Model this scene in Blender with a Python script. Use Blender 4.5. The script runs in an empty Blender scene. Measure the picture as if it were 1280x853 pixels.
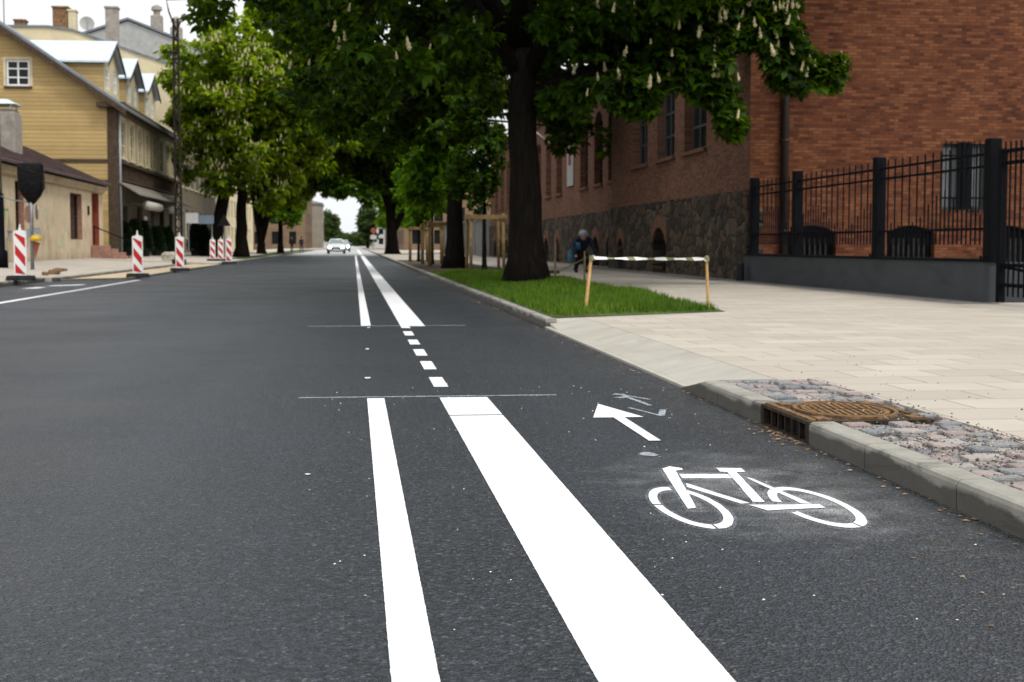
import bpy, math, random
import numpy as np
from mathutils import Vector, Matrix

rnd = random.Random(7)
scene = bpy.context.scene
COL = scene.collection
R = math.radians
pi = math.pi

# ------------------------------------------------------------------ camera numbers (used for the camera and for crown outlines)
FPX, CAMH, CX, CY = 1800.0, 0.9, 640.0, 426.5
PITCH = math.atan(120.5 / FPX)
YAW = math.atan(197.5 / FPX * math.cos(PITCH))
_fw = np.array((math.sin(YAW) * math.cos(PITCH), math.cos(YAW) * math.cos(PITCH), -math.sin(PITCH)))
_rt = np.array((math.cos(YAW), -math.sin(YAW), 0.0))
_up = np.array((math.sin(YAW) * math.sin(PITCH), math.cos(YAW) * math.sin(PITCH), math.cos(PITCH)))


def project(p):
    v = np.asarray(p, float) - np.array((0, 0, CAMH))
    d = v @ _fw
    return np.stack((CX + FPX * (v @ _rt) / d, CY - FPX * (v @ _up) / d), -1)


def ground_at(x, y, z=0.0):
    d = _fw + (x - CX) / FPX * _rt + (CY - y) / FPX * _up
    t = (z - CAMH) / d[2]
    return (d[0] * t, d[1] * t)


def inside(poly, pts):
    x, y = pts[:, 0], pts[:, 1]
    res = np.zeros(len(pts), bool)
    n = len(poly)
    for i in range(n):
        x0, y0 = poly[i]
        x1, y1 = poly[(i + 1) % n]
        c = ((y0 > y) != (y1 > y))
        if y1 != y0:
            res ^= c & (x < (x1 - x0) * (y - y0) / (y1 - y0) + x0)
    return res


# ------------------------------------------------------------------ mesh builder
class MB:
    def __init__(self):
        self.v, self.f, self.m, self.s = [], [], [], []
        self.mi = 0
        self.sm = False

    def add(self, vs, fs):
        b = len(self.v)
        self.v += [tuple(p) for p in vs]
        for f in fs:
            self.f.append([b + i for i in f])
            self.m.append(self.mi)
            self.s.append(self.sm)

    def box(self, x0, x1, y0, y1, z0, z1):
        self.add([(x0, y0, z0), (x1, y0, z0), (x1, y1, z0), (x0, y1, z0), (x0, y0, z1), (x1, y0, z1), (x1, y1, z1), (x0, y1, z1)],
                 [(3, 2, 1, 0), (4, 5, 6, 7), (0, 1, 5, 4), (1, 2, 6, 5), (2, 3, 7, 6), (3, 0, 4, 7)])
        return self

    def bbox(self, x0, x1, y0, y1, z0, z1, b=0.01):
        # box with chamfered vertical and top edges
        def ring(d, z):
            return [(x0 + d + c, y0 + d, z) if 0 else p for c, p in ()] or [
                (x0 + d, y0 + d + b, z), (x0 + d + b, y0 + d, z), (x1 - d - b, y0 + d, z), (x1 - d, y0 + d + b, z),
                (x1 - d, y1 - d - b, z), (x1 - d - b, y1 - d, z), (x0 + d + b, y1 - d, z), (x0 + d, y1 - d - b, z)]
        self.loft([ring(0, z0), ring(0, z1 - b), ring(b * .7, z1)], True, True)
        return self

    def loft(self, rings, cap0=False, cap1=False, closed=True):
        n = len(rings[0])
        vs = [p for r in rings for p in r]
        fs = []
        for k in range(len(rings) - 1):
            for i in range(n if closed else n - 1):
                j = (i + 1) % n
                fs.append((k * n + i, k * n + j, (k + 1) * n + j, (k + 1) * n + i))
        if cap0:
            fs.append(tuple(range(n))[::-1])
        if cap1:
            fs.append(tuple(range((len(rings) - 1) * n, len(rings) * n)))
        self.add(vs, fs)
        return self

    def tube(self, path, radii, n=8, cap=True, jit=0.0, rg=None):
        path = [Vector(p) for p in path]
        if not isinstance(radii, (list, tuple)):
            radii = [radii] * len(path)
        rings = []
        ref = None
        for i, p in enumerate(path):
            t = (path[min(i + 1, len(path) - 1)] - path[max(i - 1, 0)]).normalized()
            if ref is None:
                ref = Vector((1, 0, 0)) if abs(t.x) < .8 else Vector((0, 1, 0))
            a = (ref - t * ref.dot(t)).normalized()
            ref = a
            b = t.cross(a)
            rr = []
            for k in range(n):
                w = 2 * pi * k / n
                q = radii[i] * (1 + (rg.uniform(-jit, jit) if rg else 0))
                rr.append(p + a * (math.cos(w) * q) + b * (math.sin(w) * q))
            rings.append(rr)
        self.loft(rings, cap, cap)
        return self

    def lathe(self, prof, cx=0, cy=0, cz=0, n=16):
        rings = [[(cx + r * math.cos(2 * pi * k / n), cy + r * math.sin(2 * pi * k / n), cz + z) for k in range(n)] for r, z in prof]
        self.loft(rings, True, True)
        return self

    def prism(self, poly, z0, z1):
        n = len(poly)
        a = sum(poly[i][0] * poly[(i + 1) % n][1] - poly[(i + 1) % n][0] * poly[i][1] for i in range(n))
        if a < 0:
            poly = poly[::-1]
        self.add([(x, y, z0) for x, y in poly] + [(x, y, z1) for x, y in poly],
                 [tuple(range(n))[::-1], tuple(range(n, 2 * n))] + [(i, (i + 1) % n, n + (i + 1) % n, n + i) for i in range(n)])
        return self

    def sheet(self, poly, z):
        n = len(poly)
        a = sum(poly[i][0] * poly[(i + 1) % n][1] - poly[(i + 1) % n][0] * poly[i][1] for i in range(n))
        if a < 0:
            poly = poly[::-1]
        self.add([(x, y, z) for x, y in poly], [tuple(range(n))])
        return self

    def extr(self, poly3, d):
        # polygon in space pushed along vector d
        n = len(poly3)
        d = Vector(d)
        A = [Vector(p) for p in poly3]
        self.add(A + [p + d for p in A], [tuple(range(n)), tuple(range(n, 2 * n))[::-1]] + [(i, n + i, n + (i + 1) % n, (i + 1) % n) for i in range(n)])
        return self

    def build(self, name, mats, parent=None, label=None, cat=None, group=None, kind=None, fix=False):
        me = bpy.data.meshes.new(name)
        o = bpy.data.objects.new(name, me)
        off = Vector((0, 0, 0))
        p = parent
        while p is not None:
            off += p.location
            p = p.parent
        me.from_pydata([(x - off.x, y - off.y, z - off.z) for x, y, z in self.v], [], self.f)
        if not isinstance(mats, (list, tuple)):
            mats = [mats]
        for mm in mats:
            me.materials.append(mm)
        me.polygons.foreach_set('material_index', self.m)
        me.polygons.foreach_set('use_smooth', self.s)
        if fix:
            import bmesh
            bm = bmesh.new()
            bm.from_mesh(me)
            bmesh.ops.recalc_face_normals(bm, faces=bm.faces)
            bm.to_mesh(me)
            bm.free()
        me.update()
        COL.objects.link(o)
        if parent is not None:
            o.parent = parent
        tag(o, label, cat, group, kind)
        return o


def tag(o, label=None, cat=None, group=None, kind=None):
    if label: o['label'] = label
    if cat: o['category'] = cat
    if group: o['group'] = group
    if kind: o['kind'] = kind
    return o


def thing(name, label, cat, loc=(0, 0, 0), group=None):
    o = bpy.data.objects.new(name, None)
    o.empty_display_size = .1
    COL.objects.link(o)
    o.location = loc
    return tag(o, label, cat, group)


def struct(name, mb, mats):
    return mb.build(name, mats, kind='structure')


def copy_tree(o, parent=None):
    c = o.copy()
    COL.objects.link(c)
    c.parent = parent
    for ch in list(o.children):
        copy_tree(ch, c)
    return c


# ------------------------------------------------------------------ materials
class NT:
    def __init__(self, name):
        self.m = bpy.data.materials.new(name)
        self.m.use_nodes = True
        self.t = self.m.node_tree
        self.b = self.t.nodes['Principled BSDF']
        self.out = self.t.nodes['Material Output']
        self._co = None

    def n(self, typ, **kw):
        nd = self.t.nodes.new(typ)
        for k, v in kw.items():
            setattr(nd, k, v)
        return nd

    def l(self, a, b):
        self.t.links.new(a, b)

    def put(self, sock, v):
        if isinstance(v, (int, float)):
            sock.default_value = v
        elif isinstance(v, (tuple, list)):
            sock.default_value = (*v, 1) if len(v) == 3 and sock.type == 'RGBA' else v
        else:
            self.l(v, sock)

    def co(self):
        if self._co is None:
            self._co = self.n('ShaderNodeTexCoord').outputs['Object']
        return self._co

    def xyz(self):
        s = self.n('ShaderNodeSeparateXYZ')
        self.l(self.co(), s.inputs[0])
        return s.outputs

    def vec(self, x, y, z=0.0):
        c = self.n('ShaderNodeCombineXYZ')
        for i, v in enumerate((x, y, z)):
            self.put(c.inputs[i], v)
        return c.outputs[0]

    def scaled(self, s):
        m = self.n('ShaderNodeMapping')
        self.l(self.co(), m.inputs[0])
        m.inputs['Scale'].default_value = s
        return m.outputs[0]

    def noise(self, scale, detail=3, rough=.55, co=None, dist=0):
        n = self.n('ShaderNodeTexNoise')
        self.l(co or self.co(), n.inputs['Vector'])
        n.inputs['Scale'].default_value = scale
        n.inputs['Detail'].default_value = detail
        n.inputs['Roughness'].default_value = rough
        n.inputs['Distortion'].default_value = dist
        return n.outputs['Fac']

    def voro(self, scale, feature='F1', co=None, out='Distance'):
        n = self.n('ShaderNodeTexVoronoi', feature=feature)
        self.l(co or self.co(), n.inputs['Vector'])
        n.inputs['Scale'].default_value = scale
        return n.outputs[out]

    def ramp(self, fac, stops, interp='LINEAR'):
        r = self.n('ShaderNodeValToRGB')
        r.color_ramp.interpolation = interp
        e = r.color_ramp.elements
        while len(e) < len(stops):
            e.new(.5)
        for el, (p, c) in zip(e, stops):
            el.position = p
            el.color = (c, c, c, 1) if isinstance(c, (int, float)) else (*c, 1)
        self.put(r.inputs[0], fac)
        return r.outputs[0]

    def mix(self, fac, a, b, mode='MIX'):
        m = self.n('ShaderNodeMix', data_type='RGBA', blend_type=mode)
        self.put(m.inputs[0], fac)
        self.put(m.inputs[6], a)
        self.put(m.inputs[7], b)
        return m.outputs[2]

    def math(self, op, a, b=0.0, c=None):
        m = self.n('ShaderNodeMath', operation=op)
        self.put(m.inputs[0], a)
        self.put(m.inputs[1], b)
        if c is not None:
            self.put(m.inputs[2], c)
        return m.outputs[0]

    def bump(self, h, strength=.5, dist=.01):
        b = self.n('ShaderNodeBump')
        b.inputs['Strength'].default_value = strength
        b.inputs['Distance'].default_value = dist
        self.put(b.inputs['Height'], h)
        self.l(b.outputs[0], self.b.inputs['Normal'])

    def fin(self, col, rough=.8, metal=0, spec=None):
        self.put(self.b.inputs['Base Color'], col)
        self.put(self.b.inputs['Roughness'], rough)
        self.b.inputs['Metallic'].default_value = metal
        if spec is not None:
            self.b.inputs['Specular IOR Level'].default_value = spec
        return self.m


def plain(name, col, rough=.6, metal=0, var=.12, scale=8, bump=0, spec=None):
    if spec is None: spec = .12 if rough >= .7 else .3
    t = NT(name)
    a = tuple(c * (1 - var) for c in col)
    b = tuple(min(1, c * (1 + var)) for c in col)
    f = t.noise(scale, 4)
    if bump:
        t.bump(f, bump, .01)
    return t.fin(t.mix(t.ramp(f, [(.3, 0), (.7, 1)]), a, b), rough, metal, spec)


def glow(name, col, s):
    t = NT(name)
    t.b.inputs['Emission Color'].default_value = (*col, 1)
    t.b.inputs['Emission Strength'].default_value = s
    return t.fin(col, .4)


def asphalt(name, dark, light, special=False):
    t = NT(name)
    cell = t.voro(105, out='Color')
    s = t.n('ShaderNodeSeparateColor')
    t.l(cell, s.inputs[0])
    d1 = t.voro(105)
    fine = t.noise(420, 2)
    big = t.noise(.55, 3)
    mid = t.noise(38, 3, .7)
    v = t.math('POWER', s.outputs[0], 2.2)
    v = t.math('ADD', t.math('MULTIPLY', v, .95), t.math('MULTIPLY', t.math('SUBTRACT', fine, .3), .5))
    v = t.math('ADD', v, t.math('MULTIPLY', t.math('SUBTRACT', mid, .5), 2.3))
    v = t.math('ADD', v, t.math('MULTIPLY', t.math('SUBTRACT', big, .5), .35))
    c = t.mix(v, dark, light)
    # bright stone flecks
    c = t.mix(t.math('MULTIPLY', t.math('GREATER_THAN', s.outputs[1], .965), .35), c, (.25, .25, .245))
    pits = t.ramp(t.noise(95, 2, .6), [(.30, 1), (.44, 0)])
    c = t.mix(t.math('MULTIPLY', pits, .8), c, (.006, .006, .007))
    o = t.xyz()
    # streak left by tyres along the road
    tr = t.noise(1, 3, .5, co=t.vec(t.math('MULTIPLY', o[0], 1.3), t.math('MULTIPLY', o[1], .03), 0.0))
    c = t.mix(t.ramp(tr, [(.35, 0), (.75, .40)]), c, tuple(x * .95 for x in light))
    # darker binder-rich patches left by the paver, and fine dusty scuffs
    c = t.mix(t.ramp(t.noise(.16, 3, .5, co=t.scaled((1.6, .35, 1))), [(.42, 0), (.62, .45)]), c, dark)
    c = t.mix(t.ramp(t.noise(2.6, 6, .75), [(.60, 0), (.78, .35)]), c, (.12, .12, .115))
    if special:
        # overspray of white powder round the bicycle stencil
        dx = t.math('DIVIDE', t.math('SUBTRACT', o[0], 1.45), .55)
        dy = t.math('DIVIDE', t.math('SUBTRACT', o[1], 5.1), 1.15)
        rr = t.math('SQRT', t.math('ADD', t.math('MULTIPLY', dx, dx), t.math('MULTIPLY', dy, dy)))
        fall = t.ramp(t.math('ADD', rr, t.math('MULTIPLY', t.math('SUBTRACT', t.noise(3.5, 5, .65), .5), 1.6)), [(.1, 1), (1.0, 0)])
        sp = t.ramp(t.noise(300, 2, .6), [(.42, 0), (.60, 1)])
        pat = t.ramp(t.noise(5, 4, .6), [(.38, 0), (.66, 1)])
        m = t.math('MULTIPLY', t.math('MULTIPLY', fall, sp), t.math('ADD', t.math('MULTIPLY', pat, .6), .06))
        c = t.mix(m, c, (.62, .63, .63))
        dx = t.math('DIVIDE', t.math('SUBTRACT', o[0], 1.60), .16)
        dy = t.math('DIVIDE', t.math('SUBTRACT', o[1], 4.75), .36)
        rr = t.math('SQRT', t.math('ADD', t.math('MULTIPLY', dx, dx), t.math('MULTIPLY', dy, dy)))
        m = t.math('MULTIPLY', t.math('MULTIPLY', t.ramp(rr, [(.2, 1), (1, 0)]), sp), t.ramp(t.noise(9, 3), [(.4, .25), (.6, 1)]))
        c = t.mix(t.math('MULTIPLY', m, .75), c, (.68, .69, .69))
        # sandy dust gathered along the right kerb
        e = t.math('MULTIPLY', t.ramp(o[0], [(0, 0), (1, 1)]), 1.0)
        du = t.ramp(t.math('SUBTRACT', o[0], 1.25), [(.3, 0), (.78, 1)])
        dn = t.ramp(t.noise(7, 5, .7), [(.45, 0), (.75, 1)])
        c = t.mix(t.math('MULTIPLY', t.math('MULTIPLY', du, dn), .42), c, (.16, .125, .085))
    h = t.math('ADD', t.math('MULTIPLY', d1, .8), t.math('MULTIPLY', mid, .6))
    t.bump(h, 1.0, .016)
    return t.fin(c, t.ramp(big, [(.3, .36), (.7, .50)]), 0, .30)


def paint(name='road_paint', wear=1.0):
    t = NT(name)
    pit = t.voro(26)
    n = t.noise(3.5, 4, .6)
    c = t.mix(t.ramp(n, [(.35, 0), (.7, 1)]), (.70, .705, .71), (.62, .62, .615))
    c = t.mix(t.ramp(pit, [(.05, .8), (.10, 0)]), c, (.12, .12, .115))
    thin = t.math('MULTIPLY', t.ramp(t.noise(1.3, 4, .6), [(.5, 0), (.72, 1)]), t.ramp(t.noise(230, 3, .7), [(.52, 0), (.66, .7)]))
    c = t.mix(thin, c, (.16, .165, .17))
    dirt = t.ramp(t.noise(60, 4, .75), [(.60, 0), (.80, .5 * wear)])
    c = t.mix(dirt, c, (.38, .37, .35))
    t.bump(t.math('ADD', t.noise(120, 3), t.math('MULTIPLY', t.voro(150), .6)), .35, .004)
    return t.fin(c, .6)


def sprayed(name, lo, hi, amt, col=(.52, .57, .62)):
    t = NT(name)
    t.fin(col, .7)
    f = t.ramp(t.noise(220, 3, .7), [(lo, 0), (hi, 1)])
    g = t.ramp(t.noise(16, 3), [(.3, .45), (.6, 1)])
    tp = t.n('ShaderNodeBsdfTransparent')
    ms = t.n('ShaderNodeMixShader')
    t.put(ms.inputs[0], t.math('MULTIPLY', t.math('MULTIPLY', f, g), amt))
    t.l(tp.outputs[0], ms.inputs[1])
    t.l(t.b.outputs[0], ms.inputs[2])
    t.l(ms.outputs[0], t.out.inputs['Surface'])
    return t.m


def brick(name, axis, c1, c2, c3, mortar, scale_w=.22, scale_h=.07, msize=.008):
    """axis 'x': wall runs along x, 'y': along y"""
    t = NT(name)
    o = t.xyz()
    u = o[0] if axis == 'x' else o[1]
    v = t.vec(u, o[2], 0.0)
    b = t.n('ShaderNodeTexBrick')
    t.l(v, b.inputs['Vector'])
    b.inputs['Scale'].default_value = 1
    b.inputs['Brick Width'].default_value = scale_w
    b.inputs['Row Height'].default_value = scale_h
    b.inputs['Mortar Size'].default_value = msize
    b.inputs['Mortar Smooth'].default_value = .3
    b.inputs['Bias'].default_value = 0
    b.inputs['Color1'].default_value = (0, 0, 0, 1)
    b.inputs['Color2'].default_value = (1, 1, 1, 1)
    b.inputs['Mortar'].default_value = (.5, .5, .5, 1)
    pat = t.noise(.45, 4, .65, co=v)
    k = t.math('ADD', t.math('MULTIPLY', b.outputs['Color'], .46), t.math('MULTIPLY', pat, .66))
    k = t.math('ADD', k, t.math('MULTIPLY', t.math('SUBTRACT', t.noise(9, 4, .7, co=v), .5), .5))
    c = t.ramp(k, [(.22, c3), (.48, c2), (.74, c1), (.95, tuple(min(1, x * 1.35) for x in c1))])
    c = t.mix(t.math('MULTIPLY', b.outputs['Fac'], .75), c, mortar)
    t.bump(t.math('ADD', t.math('MULTIPLY', b.outputs['Fac'], -1.0), t.math('MULTIPLY', t.noise(40, 4), .5)), .6, .012)
    return t.fin(c, .9, 0, .08)


def stone_wall(name, axis):
    t = NT(name)
    o = t.xyz()
    u = o[0] if axis == 'x' else o[1]
    v = t.vec(t.math('MULTIPLY', u, 2.3), t.math('MULTIPLY', o[2], 3.3), 0.0)
    vd = t.n('ShaderNodeVectorMath', operation='ADD')
    nn = t.n('ShaderNodeTexNoise')
    t.l(v, nn.inputs['Vector'])
    nn.inputs['Scale'].default_value = 1.4
    sc = t.n('ShaderNodeVectorMath', operation='SCALE')
    t.l(nn.outputs['Color'], sc.inputs[0])
    sc.inputs['Scale'].default_value = .7
    t.l(v, vd.inputs[0])
    t.l(sc.outputs[0], vd.inputs[1])
    q = vd.outputs[0]
    cell = t.voro(1, co=q, out='Color')
    s = t.n('ShaderNodeSeparateColor')
    t.l(cell, s.inputs[0])
    edge = t.voro(1, 'DISTANCE_TO_EDGE', co=q)
    c = t.ramp(s.outputs[0], [(0, (.034, .029, .024)), (.35, (.064, .053, .041)), (.7, (.105, .070, .045)), (1, (.125, .105, .083))])
    c = t.mix(t.ramp(t.noise(7, 5, .7), [(.35, 0), (.8, .65)]), c, (.022, .020, .019))
    c = t.mix(t.ramp(edge, [(.01, .8), (.07, 0)]), c, (.024, .021, .018))
    t.bump(t.math('ADD', t.ramp(edge, [(0, 0), (.2, 1)]), t.math('MULTIPLY', t.noise(12, 4), .4)), .8, .06)
    return t.fin(c, .9, 0, .08)


def slabs():
    t = NT('pavement_slabs')
    o = t.xyz()
    v = t.vec(o[0], o[1], 0.0)
    b = t.n('ShaderNodeTexBrick')
    t.l(v, b.inputs['Vector'])
    b.inputs['Scale'].default_value = 1
    b.inputs['Brick Width'].default_value = .55
    b.inputs['Row Height'].default_value = .42
    b.inputs['Mortar Size'].default_value = .006
    b.inputs['Mortar Smooth'].default_value = .2
    b.inputs['Color1'].default_value = (0, 0, 0, 1)
    b.inputs['Color2'].default_value = (1, 1, 1, 1)
    k = t.math('ADD', t.math('MULTIPLY', b.outputs['Color'], .34), t.math('MULTIPLY', t.noise(.8, 4, .6), .7))
    c = t.ramp(k, [(.1, (.29, .26, .215)), (.5, (.355, .322, .272)), (.9, (.42, .386, .333))])
    c = t.mix(t.ramp(t.noise(90, 3, .7), [(.45, 0), (.75, .35)]), c, (.30, .27, .23))
    c = t.mix(t.ramp(t.noise(2.2, 6, .7), [(.5, 0), (.78, .45)]), c, (.30, .26, .215))
    c = t.mix(t.ramp(t.voro(7), [(.03, .8), (.06, 0)]), c, (.12, .1, .08))
    c = t.mix(t.math('MULTIPLY', b.outputs['Fac'], .65), c, (.15, .13, .10))
    t.bump(t.math('ADD', t.math('MULTIPLY', b.outputs['Fac'], -1), t.math('MULTIPLY', t.noise(60, 3), .35)), .5, .006)
    return t.fin(c, .85, 0, .1)


def concrete(name, a, b, stain=(.1, .09, .075), amt=.6, sc=1.0):
    t = NT(name)
    n = t.noise(6 * sc, 6, .65)
    c = t.mix(t.ramp(n, [(.3, 0), (.7, 1)]), a, b)
    c = t.mix(t.ramp(t.noise(140, 2), [(.5, 0), (.75, .4)]), c, tuple(x * .55 for x in a))
    st = t.noise(1.6 * sc, 5, .6, co=t.scaled((1, 1.2, 5)), dist=1.2)
    c = t.mix(t.ramp(st, [(.50, 0), (.60, amt)]), c, stain)
    t.bump(t.noise(110, 4, .7), .4, .004)
    return t.fin(c, .85, 0, .3)


def granite():
    t = NT('granite_setts')
    g = t.n('ShaderNodeNewGeometry').outputs['Random Per Island']
    c = t.ramp(g, [(0, (.23, .18, .165)), (.25, (.29, .23, .21)), (.45, (.24, .21, .20)), (.60, (.18, .182, .185)), (.78, (.125, .14, .15)), (.9, (.30, .27, .25)), (1, (.38, .34, .29))], 'CONSTANT')
    c = t.mix(t.ramp(t.noise(130, 3, .8), [(.4, 0), (.7, .55)]), c, (.13, .115, .11))
    c = t.mix(t.ramp(t.noise(60, 3, .8), [(.55, 0), (.75, .5)]), c, (.6, .53, .5))
    t.bump(t.noise(70, 4, .7), .7, .008)
    return t.fin(c, .75, 0, .4)


def leafmat(name, dark, light, trans, tmix=.42):
    t = NT(name)
    g = t.n('ShaderNodeNewGeometry').outputs['Random Per Island']
    n = t.noise(.9, 3)
    k = t.math('ADD', t.math('MULTIPLY', g, .62), t.math('MULTIPLY', t.math('SUBTRACT', n, .25), .8))
    mid = tuple(a * .72 + b * .28 for a, b in zip(dark, light))
    c = t.ramp(k, [(.12, dark), (.55, mid), (.92, light)])
    t.fin(c, .55, 0, .10)
    tr = t.n('ShaderNodeBsdfTranslucent')
    tc = t.mix(t.ramp(k, [(.2, .08), (.9, .6)]), c, trans)
    t.l(tc, tr.inputs['Color'])
    ms = t.n('ShaderNodeMixShader')
    ms.inputs[0].default_value = tmix
    t.l(t.b.outputs[0], ms.inputs[1])
    t.l(tr.outputs[0], ms.inputs[2])
    t.l(ms.outputs[0], t.out.inputs['Surface'])
    return t.m


def boards(name, col, axis='z', pitch=.16, var=.2):
    t = NT(name)
    o = t.xyz()
    z = {'x': o[0], 'y': o[1], 'z': o[2]}[axis]
    f = t.math('FRACT', t.math('DIVIDE', z, pitch))
    idx = t.math('FLOOR', t.math('DIVIDE', z, pitch))
    w = t.n('ShaderNodeTexWhiteNoise', noise_dimensions='1D')
    t.l(idx, w.inputs['W'])
    k = t.math('ADD', t.math('MULTIPLY', w.outputs['Value'], .5), t.math('MULTIPLY', t.noise(1.5, 5, .7), .6))
    c = t.mix(k, tuple(x * (1 - var) for x in col), tuple(x * (1 + var) for x in col))
    c = t.mix(t.ramp(t.noise(3.5, 5, .75), [(.58, 0), (.75, .5)]), c, tuple(x * .5 for x in col))
    groove = t.ramp(f, [(0, 1), (.1, 0)])
    c = t.mix(t.math('MULTIPLY', groove, .6), c, tuple(x * .25 for x in col))
    t.bump(t.math('MULTIPLY', groove, -1), .6, .03)
    return t.fin(c, .75, 0, .3)


def plaster():
    t = NT('old_plaster')
    c = t.mix(t.ramp(t.noise(.9, 6, .7), [(.3, 0), (.7, 1)]), (.40, .32, .205), (.60, .50, .355))
    st = t.noise(.8, 6, .72, co=t.scaled((1, 1, .75)), dist=.4)
    c = t.mix(t.ramp(st, [(.50, 0), (.72, .7)]), c, (.24, .19, .125))
    low = t.math('ADD', t.xyz()[2], t.math('MULTIPLY', t.noise(1.5, 4, .6), 1.2))
    c = t.mix(t.ramp(t.math('DIVIDE', low, 2.0), [(.35, .6), (.62, 0)]), c, (.22, .18, .125))
    c = t.mix(t.ramp(t.noise(2.3, 3), [(.63, 0), (.68, .4)]), c, (.2, .38, .2))
    t.bump(t.noise(10, 5), .3, .02)
    return t.fin(c, .9, 0, .2)


def bark():
    t = NT('bark')
    n = t.noise(3.2, 6, .75, co=t.scaled((4, 4, .8)), dist=.6)
    c = t.ramp(n, [(.3, (.006, .005, .004)), (.6, (.016, .013, .011)), (.8, (.032, .028, .022))])
    t.bump(n, 1, .06)
    return t.fin(c, .95, 0, .03)


def banded(name, axis, pitch, a, b, slope=0.0, duty=.5, rough=.5):
    t = NT(name)
    o = t.xyz()
    k = {'x': o[0], 'z': o[2], 'y': o[1]}[axis]
    if slope:
        k = t.math('ADD', k, t.math('MULTIPLY', o[0] if axis == 'z' else o[2], slope))
    f = t.math('FRACT', t.math('DIVIDE', k, pitch))
    return t.fin(t.mix(t.math('GREATER_THAN', f, duty), a, b), rough)


M = {}
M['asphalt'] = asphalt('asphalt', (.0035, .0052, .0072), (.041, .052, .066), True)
M['asphalt_old_sheen'] = asphalt('old_asphalt_sheen', (.28, .28, .275), (.44, .44, .43))  # older asphalt, its grey lightened further to paint in the far sheen
M['paint'] = paint()
M['faint'] = sprayed('sprayed_paint', .30, .56, .7)
M['overspray'] = sprayed('overspray', .50, .66, .55)
M['chalk'] = sprayed('chalk', .25, .5, .85)
M['slabs'] = slabs()
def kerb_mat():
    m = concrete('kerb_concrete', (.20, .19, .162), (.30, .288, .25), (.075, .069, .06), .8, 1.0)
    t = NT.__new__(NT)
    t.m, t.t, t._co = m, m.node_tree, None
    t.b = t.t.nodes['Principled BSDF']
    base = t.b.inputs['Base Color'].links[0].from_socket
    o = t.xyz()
    # road dirt and painted-in shade on the face, with a wavy upper edge of its own on every stone
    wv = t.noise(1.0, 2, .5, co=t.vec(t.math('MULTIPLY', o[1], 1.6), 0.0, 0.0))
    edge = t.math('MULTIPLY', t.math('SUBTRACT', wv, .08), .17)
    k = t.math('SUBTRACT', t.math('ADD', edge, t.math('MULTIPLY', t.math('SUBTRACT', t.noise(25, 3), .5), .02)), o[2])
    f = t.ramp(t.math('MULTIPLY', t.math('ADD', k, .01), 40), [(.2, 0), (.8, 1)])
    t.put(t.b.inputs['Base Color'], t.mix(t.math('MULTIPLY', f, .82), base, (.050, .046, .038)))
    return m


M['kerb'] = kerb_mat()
M['kerb_plain'] = concrete('kerb_concrete', (.235, .225, .195), (.33, .315, .275), (.075, .069, .06), .85, 1.0)
M['ramp'] = concrete('ramp_stone', (.31, .293, .25), (.365, .347, .303), (.255, .235, .19), .4, .45)
M['plinth'] = concrete('grey_plinth', (.040, .044, .048), (.055, .060, .064), (.030, .033, .036), .5, .3)
M['granite'] = granite()
M['gravel'] = (lambda t: t.fin(t.ramp(t.n('ShaderNodeNewGeometry').outputs['Random Per Island'], [(0, (.03, .03, .032)), (.45, (.07, .072, .075)), (.75, (.2, .19, .18)), (1, (.45, .38, .28))]), .8))(NT('gravel'))
M['flakes'] = (lambda t: t.fin(t.ramp(t.n('ShaderNodeNewGeometry').outputs['Random Per Island'], [(0, (.09, .05, .03)), (.6, (.22, .13, .065)), (1, (.36, .26, .16))]), .8))(NT('dry_leaf'))
M['soil'] = plain('soil', (.07, .052, .036), .95, 0, .5, 5, .8)
M['bedding'] = plain('setts_bedding', (.05, .045, .038), .95, 0, .5, 40, .6)
M['sand'] = plain('sand', (.42, .34, .23), .95, 0, .25, 4, .6)
M['ground'] = plain('earth', (.15, .13, .10), .95, 0, .3, 1, .5)
M['verge'] = plain('verge_soil', (.05, .075, .02), .95, 0, .4, 3, .6)
M['footway'] = plain('far_footway', (.36, .325, .28), .9, 0, .15, 2, .3)
M['setts_far'] = (lambda t: (t.bump(t.voro(9, 'DISTANCE_TO_EDGE'), .8, .02), t.fin(t.mix(t.ramp(t.voro(9, 'DISTANCE_TO_EDGE'), [(.02, 1), (.08, 0)]), t.ramp(t.noise(5, 4), [(.3, (.13, .12, .115)), (.7, (.24, .22, .21))]), (.05, .045, .04)), .85))[1])(NT('small_setts'))
BR1 = ((.158, .062, .030), (.106, .036, .018), (.046, .018, .012), (.060, .036, .026))
M['brick_x'] = brick('brick_side', 'x', *BR1)
M['brick_y'] = brick('brick_front', 'y', (.185, .092, .060), (.140, .068, .045), (.075, .040, .030), (.10, .068, .052))
M['brick_trim'] = plain('brick_trim', (.13, .066, .045), .9, 0, .3, 12, .4)
M['stone_y'] = stone_wall('fieldstone_front', 'y')
M['stone_x'] = stone_wall('fieldstone_side', 'x')
M['tile'] = plain('roof_tile', (.35, .12, .05), .8, 0, .3, 6, .5)
M['roofdark'] = plain('dark_metal_roof', (.055, .032, .029), .5, 0, .5, 3, .4)
M['roofgrey'] = plain('grey_metal_roof', (.16, .175, .19), .5, .3, .2, 2, .2)
M['rooflight'] = plain('bright_metal_roof', (.50, .58, .66), .35, .25, .1, 2, .2)
M['black'] = plain('black_metal', (.0035, .004, .0055), .65, 0, .2, 6, 0, .06)
M['rubber'] = plain('black_rubber', (.022, .022, .023), .8, 0, .4, 12, .4)
M['pipe'] = plain('brown_downpipe', (.016, .010, .008), .5, 0, .2, 5, 0, .3)
M['rust'] = plain('rusty_iron', (.045, .031, .021), .9, 0, .65, 30, .8)
M['ochre'] = plain('rust_ridge', (.150, .088, .042), .85, 0, .55, 26, .6)
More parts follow.
